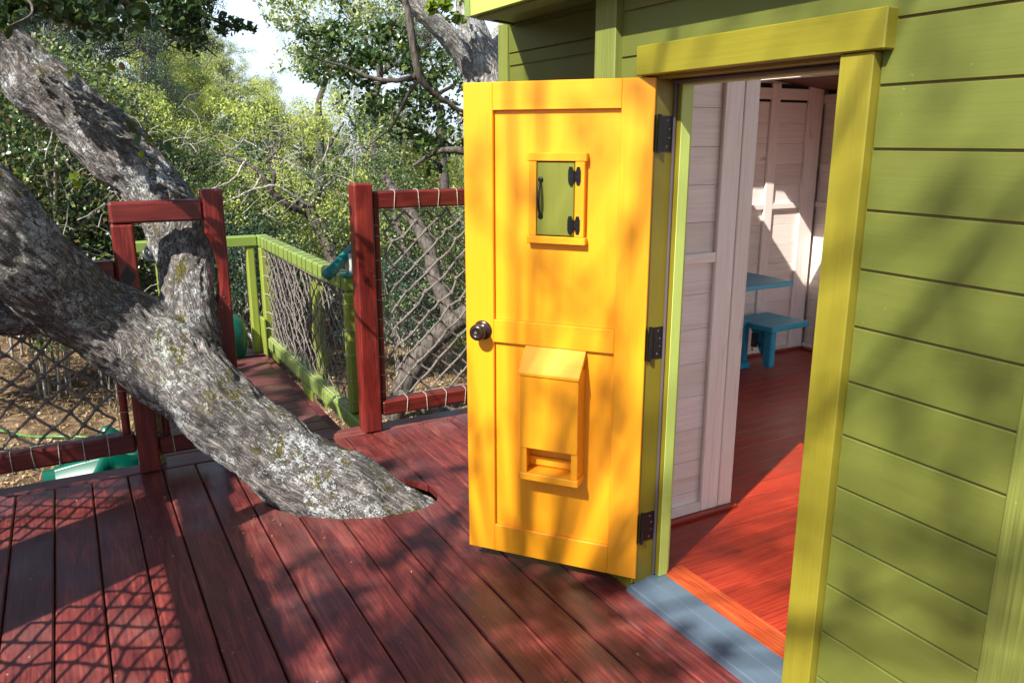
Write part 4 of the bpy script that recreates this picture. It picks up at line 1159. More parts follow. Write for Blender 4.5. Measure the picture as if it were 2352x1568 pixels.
def make_tree_data(seed, leaves=9000, leaf=0.055, clump=0.22, flat=0.0, bare=0.0):
    """an oak about 4 m tall standing at the origin: (trunk mesh, crown mesh)"""
    rn = random.Random(seed); rng = np.random.default_rng(seed); mb = MB(); tips = []
    tr = [Vector((0, 0, -0.4)), Vector((rn.uniform(-.1, .1), rn.uniform(-.1, .1), 0.3)), Vector((rn.uniform(-.25, .25), rn.uniform(-.25, .25), 0.9))]
    P, R = spline(tr, [0.15, 0.12, 0.10], 4); mb.tube(P, R, 9)
    top = tr[-1]
    for k in range(5):
        a = k * 1.2566 + rn.uniform(-.3, .3)
        grow(rn, top, (math.cos(a), math.sin(a), rn.uniform(0.5, 1.5)), rn.uniform(1.5, 2.1), 0.075, 2, None, tips, mb, 0.22, 0.10)
    rn.shuffle(tips); nt = max(20, min(len(tips), 230)); tips = tips[:nt]
    cent = [tuple(q) for q in tips]; rad = [clump * rn.uniform(0.6, 1.5) for _ in tips]
    tot = sum(r * r for r in rad); per = [max(6, int(leaves * r * r / tot)) for r in rad]
    C = clump_points(cent, rad, per, rng, 0.45)
    S = leaf * rng.uniform(0.6, 1.3, len(C))
    crown = leaf_mesh('crown', C, S, L_mid, rng, up=0.2, aspect=0.62)
    me = bpy.data.meshes.new('trunk'); me.from_pydata(mb.v, [], mb.f); me.polygons.foreach_set('use_smooth', mb.sm); me.materials.append(M_bark_far); me.update()
    return me, crown

TREES = [make_tree_data(100 + i, 30000, 0.054, 0.27) for i in range(5)]
AIRY = [make_tree_data(200 + i, 18000, 0.038, 0.22) for i in range(2)]

def place_tree(data, loc, h, mat, label, group=None, rot=0.0, name='oak_tree', squash=1.0, bark=None, cat='tree'):
    e = empty(name, loc, rot, label, cat, group)
    s = h / 3.6
    e.scale = (s * squash, s * squash, s)
    for me, nm, mt in ((data[0], 'trunk', bark or M_bark_far), (data[1], 'crown', mat)):
        o = bpy.data.objects.new(nm, me); COL.objects.link(o); o.parent = e
        o.material_slots[0].link = 'OBJECT'; o.material_slots[0].material = mt
    return e

def tree_at(px, py, depth, h, data, mat, label, group=None, rot=0.0, squash=1.0, name='oak_tree', cat='tree', bark=None, crown_frac=0.62):
    """tree whose crown centre is seen at (px, py)"""
    c = at(px, py, depth)
    return place_tree(data, (c.x, c.y, c.z - h * crown_frac), h, mat, label, group, rot, name, squash, bark, cat)

def make_shrub_data(seed, leaves, leaf, n=60, R=1.0):
    rn = random.Random(seed); rng = np.random.default_rng(seed); mb = MB(); cent = []
    for k in range(n):
        a = rn.uniform(0, 6.283); e = rn.uniform(0.1, 1.45); q = R * rn.uniform(0.55, 1.0)
        c = Vector((q * math.cos(a) * math.cos(e), q * math.sin(a) * math.cos(e), q * math.sin(e) * 1.15 + 0.1)); cent.append(c)
        if k % 2 == 0:
            m = c * 0.5 + Vector((rn.gauss(0, .1), rn.gauss(0, .1), -0.05))
            P, Rr = spline([Vector((rn.gauss(0, .12), rn.gauss(0, .12), -0.1)), m, c, c * 1.12], [0.02, 0.014, 0.008, 0.003], 3); mb.tube(P, Rr, 5, cap=False)
    rad = [R * rn.uniform(0.16, 0.34) for _ in cent]; tot = sum(r * r for r in rad)
    C = clump_points([tuple(c) for c in cent], rad, [max(5, int(leaves * r * r / tot)) for r in rad], rng, 0.5)
    C = C[C[:, 2] > -0.05]
    crown = leaf_mesh('foliage', C, leaf * rng.uniform(0.6, 1.35, len(C)), L_mid, rng, up=0.15, aspect=0.66)
    me = bpy.data.meshes.new('stems'); me.from_pydata(mb.v, [], mb.f); me.polygons.foreach_set('use_smooth', mb.sm); me.materials.append(M_bark_grey); me.update()
    return me, crown
SHRUBS = [make_shrub_data(300 + i, 17000, 0.032, 90) for i in range(3)]

def shrub_at(px, py, depth, r, k, mat, label, group=None, rot=0.0):
    c = at(px, py, depth); gz = ground_z(c.x, c.y); base = max(gz - 0.1, c.z - 0.6 * r)
    e = empty('shrub', (c.x, c.y, base), rot, label, 'shrub', group)
    e.scale = (r, r, r)
    for me, nm, mt in ((SHRUBS[k][0], 'stems', M_bark_grey), (SHRUBS[k][1], 'foliage', mat)):
        o = bpy.data.objects.new(nm, me); COL.objects.link(o); o.parent = e
        o.material_slots[0].link = 'OBJECT'; o.material_slots[0].material = mt
    if base > gz:
        mb = MB(); rn_ = random.Random(int(px + py))
        for q in range(7):
            a = q * 0.9; mb.tube([Vector((0.3 * math.cos(a), 0.3 * math.sin(a), 0.3)), Vector((0.12 * math.cos(a + .5), 0.12 * math.sin(a + .5), -0.3)), Vector((0.1 * math.cos(a), 0.1 * math.sin(a), (gz - base) / r - 0.1))], [0.006, 0.008, 0.011], 5, cap=False)
        mb.build('lower_stems', M_bark_grey, e)
    return e

def tree_g(px, py, depth, data, mat, label, r_px=100, group=None, rot=0.0, name='oak_tree', bark=None):
    """tree whose crown (r_px wide from its middle) is seen at (px, py); its trunk runs down to the ground"""
    c = at(px, py, depth); s_ = (r_px / 1832.6 * depth) / 2.0
    gz = ground_z(c.x, c.y); b0 = c.z - 2.3 * s_
    e = place_tree(data, (c.x, c.y, b0), 3.6 * s_, mat, label, group, rot, name, 1.0, bark)
    if b0 - 0.3 * s_ > gz:
        k = 1.0 / s_; dz = (gz - b0) * k - 0.3
        P, R_ = spline([Vector((0.25 * math.sin(px), 0.2 * math.cos(py), dz)), Vector((0.12 * math.sin(py), 0.1, dz * 0.5)), Vector((0, 0, -0.2))], [0.24, 0.19, 0.14], 4)
        MB().tube(P, R_, 8).build('lower_trunk', bark or M_bark_far, e)
    return e

# shrubby bank on the left, behind the leaning limbs
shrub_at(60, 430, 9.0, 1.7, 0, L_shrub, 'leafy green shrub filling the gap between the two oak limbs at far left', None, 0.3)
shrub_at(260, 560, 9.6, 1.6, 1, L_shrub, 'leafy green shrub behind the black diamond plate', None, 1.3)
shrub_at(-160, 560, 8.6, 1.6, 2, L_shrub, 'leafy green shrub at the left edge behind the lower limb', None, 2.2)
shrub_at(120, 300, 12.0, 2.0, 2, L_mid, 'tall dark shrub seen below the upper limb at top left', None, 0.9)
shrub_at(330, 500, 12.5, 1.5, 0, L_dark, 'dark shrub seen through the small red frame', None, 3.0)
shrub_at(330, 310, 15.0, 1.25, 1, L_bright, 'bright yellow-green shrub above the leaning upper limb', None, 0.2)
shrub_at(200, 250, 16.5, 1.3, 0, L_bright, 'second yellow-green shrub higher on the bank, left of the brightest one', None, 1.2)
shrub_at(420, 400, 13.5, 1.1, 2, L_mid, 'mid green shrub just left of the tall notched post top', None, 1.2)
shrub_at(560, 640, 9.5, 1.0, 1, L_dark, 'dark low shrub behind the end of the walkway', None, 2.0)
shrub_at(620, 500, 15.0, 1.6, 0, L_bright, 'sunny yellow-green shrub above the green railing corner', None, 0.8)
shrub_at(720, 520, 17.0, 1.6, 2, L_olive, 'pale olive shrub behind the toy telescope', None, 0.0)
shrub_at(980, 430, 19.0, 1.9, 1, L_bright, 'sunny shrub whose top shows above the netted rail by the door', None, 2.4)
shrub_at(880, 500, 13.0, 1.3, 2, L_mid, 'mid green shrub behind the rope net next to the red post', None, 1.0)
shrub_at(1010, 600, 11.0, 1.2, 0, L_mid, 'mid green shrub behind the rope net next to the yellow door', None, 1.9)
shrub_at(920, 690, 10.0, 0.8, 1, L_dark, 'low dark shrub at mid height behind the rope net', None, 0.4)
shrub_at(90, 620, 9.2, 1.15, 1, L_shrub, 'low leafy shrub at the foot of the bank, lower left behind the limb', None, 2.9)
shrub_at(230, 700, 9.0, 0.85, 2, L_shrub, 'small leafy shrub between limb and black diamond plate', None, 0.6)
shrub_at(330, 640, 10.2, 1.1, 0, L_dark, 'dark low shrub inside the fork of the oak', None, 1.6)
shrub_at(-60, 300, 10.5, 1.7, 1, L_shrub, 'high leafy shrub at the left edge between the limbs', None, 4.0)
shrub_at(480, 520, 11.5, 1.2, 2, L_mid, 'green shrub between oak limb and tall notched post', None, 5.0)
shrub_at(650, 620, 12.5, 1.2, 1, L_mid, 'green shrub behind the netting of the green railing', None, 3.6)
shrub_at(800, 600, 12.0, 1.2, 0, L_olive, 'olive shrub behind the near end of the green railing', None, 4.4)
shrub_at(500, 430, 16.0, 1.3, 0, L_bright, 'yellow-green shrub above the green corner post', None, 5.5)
tw = MB(); rn = random.Random(17)
for _ in range(110):
    p = at(rn.uniform(-40, 460), rn.uniform(240, 760), rn.uniform(7.4, 9.0)); pts = [p]; dd = Vector((rn.gauss(0, 1), rn.gauss(0, .5), rn.gauss(0.6, 0.7))).normalized()
    for k in range(5):
        dd = (dd + Vector((rn.gauss(0, .3), rn.gauss(0, .3), rn.gauss(0, .3)))).normalized(); p = p + dd * rn.uniform(0.05, 0.12); pts.append(p)
    tw.tube(pts, [0.006, 0.005, 0.004, 0.003, 0.002, 0.001], 4, cap=False)
o = tw.build('dead_twigs', M_bark_grey); tag(o, 'bare grey twigs tangled in the leafy bank at left', 'twigs', kind='stuff')
# trees on the slope
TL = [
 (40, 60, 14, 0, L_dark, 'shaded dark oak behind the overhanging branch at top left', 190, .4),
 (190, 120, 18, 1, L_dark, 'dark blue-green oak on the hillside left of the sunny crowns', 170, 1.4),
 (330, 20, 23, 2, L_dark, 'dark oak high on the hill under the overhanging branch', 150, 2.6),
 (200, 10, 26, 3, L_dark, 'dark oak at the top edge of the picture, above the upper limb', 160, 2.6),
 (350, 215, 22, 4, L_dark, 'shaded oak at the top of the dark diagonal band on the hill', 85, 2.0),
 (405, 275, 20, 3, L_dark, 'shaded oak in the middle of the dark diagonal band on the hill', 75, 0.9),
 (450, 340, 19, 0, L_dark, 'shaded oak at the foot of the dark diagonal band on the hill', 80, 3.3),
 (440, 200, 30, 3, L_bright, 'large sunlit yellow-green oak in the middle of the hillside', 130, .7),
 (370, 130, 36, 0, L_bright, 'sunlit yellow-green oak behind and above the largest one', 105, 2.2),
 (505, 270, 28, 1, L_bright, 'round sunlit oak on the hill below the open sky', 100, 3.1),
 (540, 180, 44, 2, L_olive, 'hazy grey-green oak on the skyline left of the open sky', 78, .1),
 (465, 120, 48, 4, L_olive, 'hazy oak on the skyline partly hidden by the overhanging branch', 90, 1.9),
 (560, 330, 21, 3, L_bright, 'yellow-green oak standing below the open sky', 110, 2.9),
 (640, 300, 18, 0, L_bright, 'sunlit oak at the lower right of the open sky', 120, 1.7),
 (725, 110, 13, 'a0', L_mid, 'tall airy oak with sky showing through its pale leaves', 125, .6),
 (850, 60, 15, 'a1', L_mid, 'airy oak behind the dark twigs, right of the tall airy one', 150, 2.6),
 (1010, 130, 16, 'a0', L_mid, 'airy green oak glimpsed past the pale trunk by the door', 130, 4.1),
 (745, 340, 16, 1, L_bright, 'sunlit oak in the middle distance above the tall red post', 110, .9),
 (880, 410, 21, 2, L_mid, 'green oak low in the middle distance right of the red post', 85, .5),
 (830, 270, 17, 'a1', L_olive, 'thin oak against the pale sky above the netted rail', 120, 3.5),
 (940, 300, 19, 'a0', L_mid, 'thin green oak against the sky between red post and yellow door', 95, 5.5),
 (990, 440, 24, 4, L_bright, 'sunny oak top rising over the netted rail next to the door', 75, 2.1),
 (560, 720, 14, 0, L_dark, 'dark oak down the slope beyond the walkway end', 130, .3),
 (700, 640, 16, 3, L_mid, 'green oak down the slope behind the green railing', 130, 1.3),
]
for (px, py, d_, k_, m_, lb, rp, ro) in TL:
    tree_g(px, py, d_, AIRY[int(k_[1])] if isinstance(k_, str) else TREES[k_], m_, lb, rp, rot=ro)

# wooded slopes farther off that read as one mass
rng = np.random.default_rng(77); cs, rr_ = [], []
rn = random.Random(5)
while len(cs) < 420:
    d = rn.uniform(38, 170); b = math.radians(rn.uniform(-12, 62)); x, y = d * math.sin(b), d * math.cos(b)
    r = rn.uniform(1.6, 3.4)
    cs.append((x, y, ground_z(x, y) + r * 0.7)); rr_.append(r)
C = clump_points(cs, rr_, [150] * len(cs), rng, 0.25)
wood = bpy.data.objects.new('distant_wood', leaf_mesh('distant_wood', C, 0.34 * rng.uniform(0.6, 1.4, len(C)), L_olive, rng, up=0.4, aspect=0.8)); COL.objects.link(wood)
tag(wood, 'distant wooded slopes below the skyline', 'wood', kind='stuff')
cs, rr_ = [], []
while len(cs) < 1500:
    d = rn.uniform(900, 2000); b = math.radians(rn.uniform(-8, 62)); x, y = d * math.sin(b), d * math.cos(b)
    cs.append((x, y, ground_z(x, y) + 3)); rr_.append(rn.uniform(6, 13))
C = clump_points(cs, rr_, [26] * len(cs), rng, 0.2)
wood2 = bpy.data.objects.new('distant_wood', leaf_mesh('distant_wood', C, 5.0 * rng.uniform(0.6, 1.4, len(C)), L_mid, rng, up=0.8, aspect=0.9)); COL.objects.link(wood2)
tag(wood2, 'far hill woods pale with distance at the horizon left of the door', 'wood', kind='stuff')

# ---- twisted dark oak with bare grey branches in the middle distance
mo = empty('oak_tree', tuple(at(800, 700, 10.5)), 0, 'twisted dark oak with bare grey branches above the green railing', 'tree')
def limb(par, pts, name='branch', mat=M_bark_far, seg=8, label=None):
    P = [at(px, py, d) for px, py, d, r in pts]; R = [rpx(r, p) for (px, py, d, r), p in zip(pts, P)]
    P, R = spline(P, R, 5)
    rn_ = random.Random(int(pts[0][0] * 7 + pts[0][1])); 
    P = [p + Vector((rn_.gauss(0, .006), rn_.gauss(0, .006), rn_.gauss(0, .006))) for p in P]
    o = MB().tube(P, R, seg).build(name, mat, par, label); o.location = -Vector(par.location); return o
limb(mo, [(830, 760, 10.6, 17), (790, 680, 10.5, 17), (765, 590, 10.4, 17), (735, 520, 10.3, 17), (705, 480, 10.2, 14), (690, 468, 10.2, 11)], 'trunk')
limb(mo, [(705, 485, 10.2, 11), (660, 470, 10.0, 8), (625, 440, 9.9, 6.5), (600, 400, 9.8, 5.5), (560, 372, 9.8, 4), (500, 350, 9.7, 3), (455, 330, 9.6, 2)])
limb(mo, [(625, 440, 9.9, 5), (628, 400, 9.8, 4.5), (615, 372, 9.8, 4), (640, 340, 9.8, 3), (650, 300, 9.8, 2)])
limb(mo, [(712, 480, 10.2, 9), (740, 430, 10.3, 6), (738, 380, 10.4, 4.5), (760, 330, 10.4, 3), (790, 280, 10.4, 2)])
greyb = [[(700, 470, 10.1, 4), (640, 430, 9.8, 3), (590, 432, 9.7, 2.6), (540, 455, 9.6, 2), (500, 470, 9.6, 1.4)],
         [(735, 420, 10.2, 3.5), (700, 395, 10, 3), (660, 372, 9.9, 2.4), (610, 350, 9.9, 1.8), (560, 320, 9.9, 1.2)],
         [(735, 440, 10.2, 3.5), (770, 415, 10.2, 2.8), (800, 430, 10.2, 2.2), (832, 445, 10.3, 1.4)],
         [(720, 400, 10.1, 3), (745, 360, 10.1, 2.2), (755, 330, 10.1, 1.8), (748, 300, 10.1, 1.2)],
         [(560, 372, 9.8, 3), (540, 410, 9.7, 2.4), (500, 430, 9.6, 1.6), (470, 440, 9.6, 1)],
         [(600, 402, 9.8, 3), (580, 440, 9.7, 2.4), (555, 470, 9.7, 1.6)]]
rn = random.Random(8)
for g_ in greyb:
    limb(mo, g_, 'branch', M_bark_grey, 6)
tw = MB()
for _ in range(110):
    px, py = rn.uniform(470, 850), rn.uniform(290, 500); d = rn.uniform(9.4, 10.6); p = at(px, py, d); pts = [p]
    dd = Vector((rn.gauss(0, 1), rn.gauss(0, 1), rn.gauss(0.2, 0.8))).normalized()
    for k in range(5):
        dd = (dd + Vector((rn.gauss(0, .35), rn.gauss(0, .35), rn.gauss(0, .35)))).normalized(); p = p + dd * 0.11; pts.append(p)
    tw.tube(pts, [0.006, 0.005, 0.004, 0.003, 0.002, 0.001], 4, cap=False)
o = tw.build('twigs', M_bark_grey, mo); o.location = -Vector(mo.location); o['kind'] = 'stuff'
rng = np.random.default_rng(12)
for lm_, cnt in ((L_mid, 75), (L_dark, 55), (L_bright, 50)):
    cen = [tuple(at(rn.uniform(500, 920), rn.uniform(230, 570), rn.uniform(9.8, 12.0))) for _ in range(cnt)]
    C = clump_points(cen, [rn.uniform(0.13, 0.30) for _ in cen], [95] * cnt, rng)
    o = bpy.data.objects.new('foliage', leaf_mesh('foliage', C, 0.046 * rng.uniform(.6, 1.3, len(C)), lm_, rng, up=0.3)); COL.objects.link(o); o.parent = mo; o.location = -Vector(mo.location)

# ---- oaks down the slope seen through the right-hand net
no_ = empty('oak_tree', tuple(at(960, 930, 8.6)), 0, 'dark trunked oak behind the rope net with a thick sideways limb', 'tree')
limb(no_, [(900, 960, 8.7, 26), (930, 880, 8.6, 24), (980, 800, 8.5, 24), (1040, 745, 8.4, 24), (1110, 690, 8.3, 22), (1200, 600, 8.2, 20)], 'trunk')
limb(no_, [(1035, 745, 8.45, 19), (1022, 690, 8.5, 17), (1000, 640, 8.6, 17), (985, 570, 8.7, 16), (955, 510, 8.8, 16), (915, 455, 8.9, 13), (880, 400, 9.0, 8)])
limb(no_, [(905, 890, 8.6, 20), (960, 930, 8.5, 17), (1040, 950, 8.4, 14), (1100, 975, 8.4, 12)], 'root')
limb(no_, [(935, 590, 9.3, 7), (920, 540, 9.3, 7), (905, 490, 9.3, 6), (880, 460, 9.3, 4)])
cen = [tuple(at(rn.uniform(860, 1150), rn.uniform(420, 800), rn.uniform(8.8, 11))) for _ in range(75)]
C = clump_points(cen, [rn.uniform(0.12, 0.26) for _ in cen], [75] * 75, rng)
o = bpy.data.objects.new('foliage', leaf_mesh('foliage', C, 0.042 * rng.uniform(.6, 1.3, len(C)), L_mid, rng, up=0.3)); COL.objects.link(o); o.parent = no_; o.location = -Vector(no_.location)

# ---- pale oak rising behind the door beside the playhouse eave
wt = empty('oak_tree', (2.6, 4.75, -1.4), 0, 'pale sunlit oak trunk rising behind the door beside the eave', 'tree')
def ch_y(lst):
    P = [at_y(px, py, y) for px, py, y, r in lst]; return P, [rpx(r, p) for (px, py, y, r), p in zip(lst, P)]
c1 = ch_y([(1190, 900, 4.6, 60), (1160, 500, 4.55, 56), (1125, 260, 4.5, 50), (1108, 170, 4.5, 46), (1095, 100, 4.5, 38), (1078, 30, 4.5, 32), (1082, -50, 4.5, 30), (1100, -200, 4.4, 28)])
c2 = ch_y([(1108, 185, 4.5, 34), (1060, 118, 4.5, 26), (1010, 62, 4.5, 23), (955, 10, 4.5, 24), (880, -60, 4.5, 22), (760, -180, 4.5, 18)])
c3 = ch_y([(1115, 185, 4.55, 34), (1150, 105, 4.75, 30), (1172, 50, 4.95, 26), (1180, -40, 5.1, 22)])
o = organic('trunk', [c1, c2, c3], 0.011, M_barkpale, wt, 0.012, 0.004); o.location = -Vector(wt.location)
dk = ch_y([(915, -60, 3.95, 7), (935, 20, 3.95, 8), (945, 75, 3.95, 9), (952, 120, 3.95, 9), (965, 180, 3.95, 9), (1000, 215, 3.95, 6), (1070, 262, 3.95, 4), (1120, 290, 3.95, 3)])
def ytube(par, c, name='branch', mat=M_bark_far, seg=9):
    P, R = spline(c[0], c[1], 6); r_ = random.Random(3)
    o = MB().tube([p + Vector((r_.gauss(0, .002),) * 3) for p in P], R, seg).build(name, mat, par); o.location = -Vector(par.location); return o
ytube(wt, dk)
ytube(wt, ch_y([(955, 178, 3.95, 7), (900, 186, 4.0, 5.5), (850, 178, 4.05, 4.5), (800, 155, 4.1, 3.5), (735, 138, 4.1, 2), (690, 120, 4.1, 1)]))
ytube(wt, ch_y([(960, 185, 3.95, 5), (930, 230, 4.0, 4), (900, 290, 4.0, 3), (850, 330, 4.1, 2)]))
ytube(wt, ch_y([(1090, 360, 4.4, 7), (1050, 345, 4.4, 8), (1000, 350, 4.5, 6), (950, 380, 4.5, 4)]))
# leaves near the white tree: the nearest are separate leaves, the rest one mass
def one_leaf(name, mat, fold=0.22):
    rng_ = np.random.default_rng(1); n = 7; V = []; 
    prof = [(0, 0), (0.18, .17), (0.38, .25), (0.62, .25), (0.84, .15), (1.0, 0.0)]
    L = [(-w_, t_ , fold * w_ + 0.03 * math.sin(t_ * 20)) for t_, w_ in prof]; Rr = [(w_, t_, fold * w_ + 0.03 * math.sin(t_ * 17)) for t_, w_ in prof]; M_ = [(0, t_, -0.12 * t_ * t_) for t_, w_ in prof]
    V = [(a, b, c - 0.12 * b * b) for a, b, c in L] + [(a, b, c) for a, b, c in M_] + [(a, b, c - 0.12 * b * b) for a, b, c in Rr]
    Q = [(i, i + 1, 7 + i, 6 + i) for i in range(5)] + [(6 + i, 7 + i, 13 + i, 12 + i) for i in range(5)]
    return quick_mesh(name, V, Q, mat, True)
LEAF = one_leaf('leaf', L_near)
LEAFM = [L_near, leaf_mat('sunlit_near_leaves', [(0.14, 0.20, 0.02), (0.22, 0.28, 0.04)], 0.4, 0.35), leaf_mat('brown_dry_leaves', [(0.30, 0.13, 0.06), (0.36, 0.2, 0.12)], 0.3, 0.6)]  # the second one has a sunlit tone put into its leaf colour
def single_leaf(par, p, size, rn, m=0, droop=0.0):
    o = bpy.data.objects.new('leaf', LEAF); COL.objects.link(o); o.parent = par
    o.location = Vector(p) - Vector(par.location)
    o.rotation_euler = (rn.uniform(-1.2, 0.9) - droop, rn.uniform(-0.9, 0.9), rn.uniform(0, 6.28)); o.scale = (size,) * 3
    o.material_slots[0].link = 'OBJECT'; o.material_slots[0].material = LEAFM[m]
    return o
def leaf_cloud(par, spots, per, size, mat, rng, name='foliage'):
    """spots: (point, radius) in the world"""
    C = clump_points([tuple(p) for p, r in spots], [r for p, r in spots], [per] * len(spots), rng, 0.6)
    o = bpy.data.objects.new(name, leaf_mesh(name, C, size * rng.uniform(.6, 1.25, len(C)), mat, rng, up=0.2, rich=True, aspect=0.6)); COL.objects.link(o); o.parent = par; o.location = -Vector(par.location); o['kind'] = 'stuff'
    return o
rn = random.Random(21)
def in_poly(x, y, poly):
    c = False
    for i in range(len(poly)):
        (x1, y1), (x2, y2) = poly[i], poly[i - 1]
        if (y1 > y) != (y2 > y) and x < (x2 - x1) * (y - y1) / (y2 - y1) + x1: c = not c
    return c
polyW = [(690, 90), (760, 60), (850, 70), (920, 60), (960, 90), (1040, 120), (1062, 200), (1064, 330), (1010, 400), (930, 350), (900, 300), (850, 260), (790, 220), (715, 190)]
sp = []
while len(sp) < 105:
    x, y = rn.uniform(680, 1070), rn.uniform(50, 420)
    if in_poly(x, y, polyW): p = at_y(x, y, rn.uniform(4.5, 5.4)); sp.append((p, rn.uniform(0.06, 0.13)))
leaf_cloud(wt, sp, 34, 0.040, L_near, rng)
for _ in range(110):
    p, r = rn.choice(sp)
    single_leaf(wt, p + Vector((rn.gauss(0, .07), rn.gauss(0, .05) - 0.05, rn.gauss(0, .07))), rn.uniform(0.035, 0.055), rn, 0 if rn.random() < 0.85 else (1 if rn.random() < .6 else 2))
sp3 = []
while len(sp3) < 60:
    x, y = rn.uniform(600, 1020), rn.uniform(-30, 190)
    if in_poly(x, y, [(615, -30), (1010, -30), (1010, 60), (900, 60), (760, 60), (690, 190), (640, 180), (612, 60)]): sp3.append((at(x, y, rn.uniform(6.5, 8.5)), rn.uniform(0.08, 0.2)))
leaf_cloud(wt, sp3[:34], 40, 0.042, L_olive, rng); leaf_cloud(wt, sp3[34:], 40, 0.042, L_mid, rng)
sp2 = [(at_y(rn.uniform(985, 1060), rn.uniform(-20, 50), 4.3), rn.uniform(0.04, 0.08)) for _ in range(9)]
leaf_cloud(wt, sp2, 26, 0.042, LEAFM[1], rng)

# ---- overhanging crown of the big oak at top left
def br(c, mat=M_bark_far): return ytube(oak, ch_y(c), 'branch', mat, 7)
br([(-200, -260, 3.9, 14), (-40, -160, 3.7, 11), (120, -80, 3.6, 8), (240, -20, 3.6, 6), (330, 30, 3.7, 4), (395, 90, 3.7, 2)])
br([(-40, -160, 3.7, 8), (20, -60, 3.3, 6), (60, -10, 3.1, 4), (75, 30, 3.0, 2.5), (20, 60, 3.0, 1.5)])
br([(200, -220, 4.8, 12), (330, -110, 4.8, 9), (420, -20, 4.8, 6.5), (470, 32, 4.8, 5), (530, 60, 4.8, 3.5), (585, 66, 4.8, 1.5)])
br([(430, -10, 4.8, 5), (440, 50, 4.8, 3.5), (452, 90, 4.8, 2.5), (500, 130, 4.8, 1.5)])
br([(250, -15, 3.6, 4), (262, 60, 3.7, 2.5), (230, 110, 3.7, 1.6), (290, 108, 3.7, 1)])
sp = []
def fill(poly, n, y0, y1, r0, r1):
    out = []
    xs = [a for a, b in poly]; ys = [b for a, b in poly]
    while len(out) < n:
        x, y = rn.uniform(min(xs), max(xs)), rn.uniform(min(ys), max(ys))
        if in_poly(x, y, poly): out.append((at_y(x, y, rn.uniform(y0, y1)), rn.uniform(r0, r1)))
    return out
s1 = fill([(-80, -120), (340, -120), (350, 40), (300, 90), (240, 70), (160, 45), (60, 30), (-60, 60)], 80, 3.4, 4.1, 0.05, 0.10)
s2 = fill([(330, -60), (480, -40), (470, 60), (440, 110), (400, 70), (340, 60)], 40, 4.5, 5.0, 0.05, 0.11)
s3 = [(at_y(x, y, 4.8), 0.045) for x, y in ((480, 30), (500, 50), (515, 66), (530, 58), (545, 70), (560, 60), (575, 68), (520, 40), (545, 50), (505, 75), (470, 60), (455, 90))]
leaf_cloud(oak, s1, 30, 0.048, L_near, rng); leaf_cloud(oak, s2, 40, 0.036, L_near, rng); leaf_cloud(oak, s3, 16, 0.040, L_near, rng)
for _ in range(130):
    p, r = rn.choice(s1)
    single_leaf(oak, p + Vector((rn.gauss(0, .06), rn.gauss(0, .05) - 0.08, rn.gauss(0, .06))), rn.uniform(0.04, 0.06), rn, 0 if rn.random() < 0.85 else (1 if rn.random() < .7 else 2))
def sprig(pts, leaves_, size, y):
    ytube(oak, ch_y([(a, b, y, 1.6 - 1.0 * i / len(pts)) for i, (a, b) in enumerate(pts)]), 'twig', M_bark_grey, 5)
    for (a, b, m) in leaves_: single_leaf(oak, at_y(a, b, y), size, rn, m, 0.8)
sprig([(268, 312), (300, 320), (335, 326), (375, 330), (392, 336)], [(318, 305, 0), (330, 322, 1), (345, 312, 0), (330, 345, 1), (375, 322, 0), (392, 345, 1), (388, 328, 0), (355, 335, 2), (312, 322, 0)], 0.055, 4.05)
sprig([(118, 168), (160, 166), (205, 165), (255, 162), (280, 150)], [(165, 158, 1), (232, 155, 1), (245, 145, 1), (278, 142, 2), (288, 145, 0), (235, 166, 1)], 0.05, 4.1)
sprig([(150, 370), (170, 395), (185, 410)], [(160, 395, 1), (175, 392, 1), (183, 405, 1), (190, 415, 1), (172, 410, 0)], 0.055, 4.1)

# ---- the oaks behind the camera, on the sunny side, that throw the dappled shade
SUNV = TO_SUN.normalized()
sa = SUNV.cross(Vector((0, 0, 1))).normalized(); sb = sa.cross(SUNV).normalized()
def shade_crown(name_label, aim, dist, blobs, seed, leaf=0.06, per=60):
    """blobs: (u, v, r) offsets seen from the sun around the aimed-at point"""
    c = Vector(aim) + SUNV * dist
    base = (c.x - 1.0, c.y - 0.5, ground_z(c.x, c.y))
    e = empty('oak_tree', base, 0, name_label, 'tree', 'oaks on the sunny side of the deck')
    rg = np.random.default_rng(seed); r_ = random.Random(seed)
    sp, dn_ = [], []
    for q in blobs:
        u, v, r, far_, den = (tuple(q) + (0.0, 1.0))[:5]
        p = c + sa * u + sb * v + SUNV * (far_ + r_.uniform(-0.9, 0.9)); sp.append((p, r)); dn_.append(den)
    C = clump_points([tuple(p) for p, r in sp], [r for p, r in sp], [max(4, int(per * den * (r / 0.2) ** 2)) for (p, r), den in zip(sp, dn_)], rg, 0.5)
    o = bpy.data.objects.new('crown', leaf_mesh('crown', C, leaf * rg.uniform(.7, 1.3, len(C)), L_mid, rg, up=0.3, rich=False)); COL.objects.link(o); o.parent = e; o.location = -Vector(base)
    P, R = spline([Vector(base), Vector(base) + Vector((0.2, 0.1, 2.5)), c + Vector((-1.2, -0.5, -1.8)), c + Vector((-.6, -.2, -.5))], [0.3, 0.26, 0.10, 0.03], 5)
    mb = MB(); mb.tube(P, R, 10)
    o = mb.build('trunk', M_bark_far, e); o.location = -Vector(base)
    lm = MB()
    for (p, r) in sp[::7]:
        lm.tube([c + Vector((-.5, -.2, -.6)), (p + c) / 2 + Vector((r_.gauss(0, .2), r_.gauss(0, .2), .1)), p], [0.014, 0.010, 0.006], 5, cap=False)
    o = lm.build('limbs', M_bark_far, e); o.location = -Vector(base)
    return e
def sun_uv(p, aim):
    d = Vector(p) - Vector(aim); return d.dot(sa), d.dot(sb)
AIM = Vector((1.2, 2.2, 0.6))
rs_ = random.Random(31)
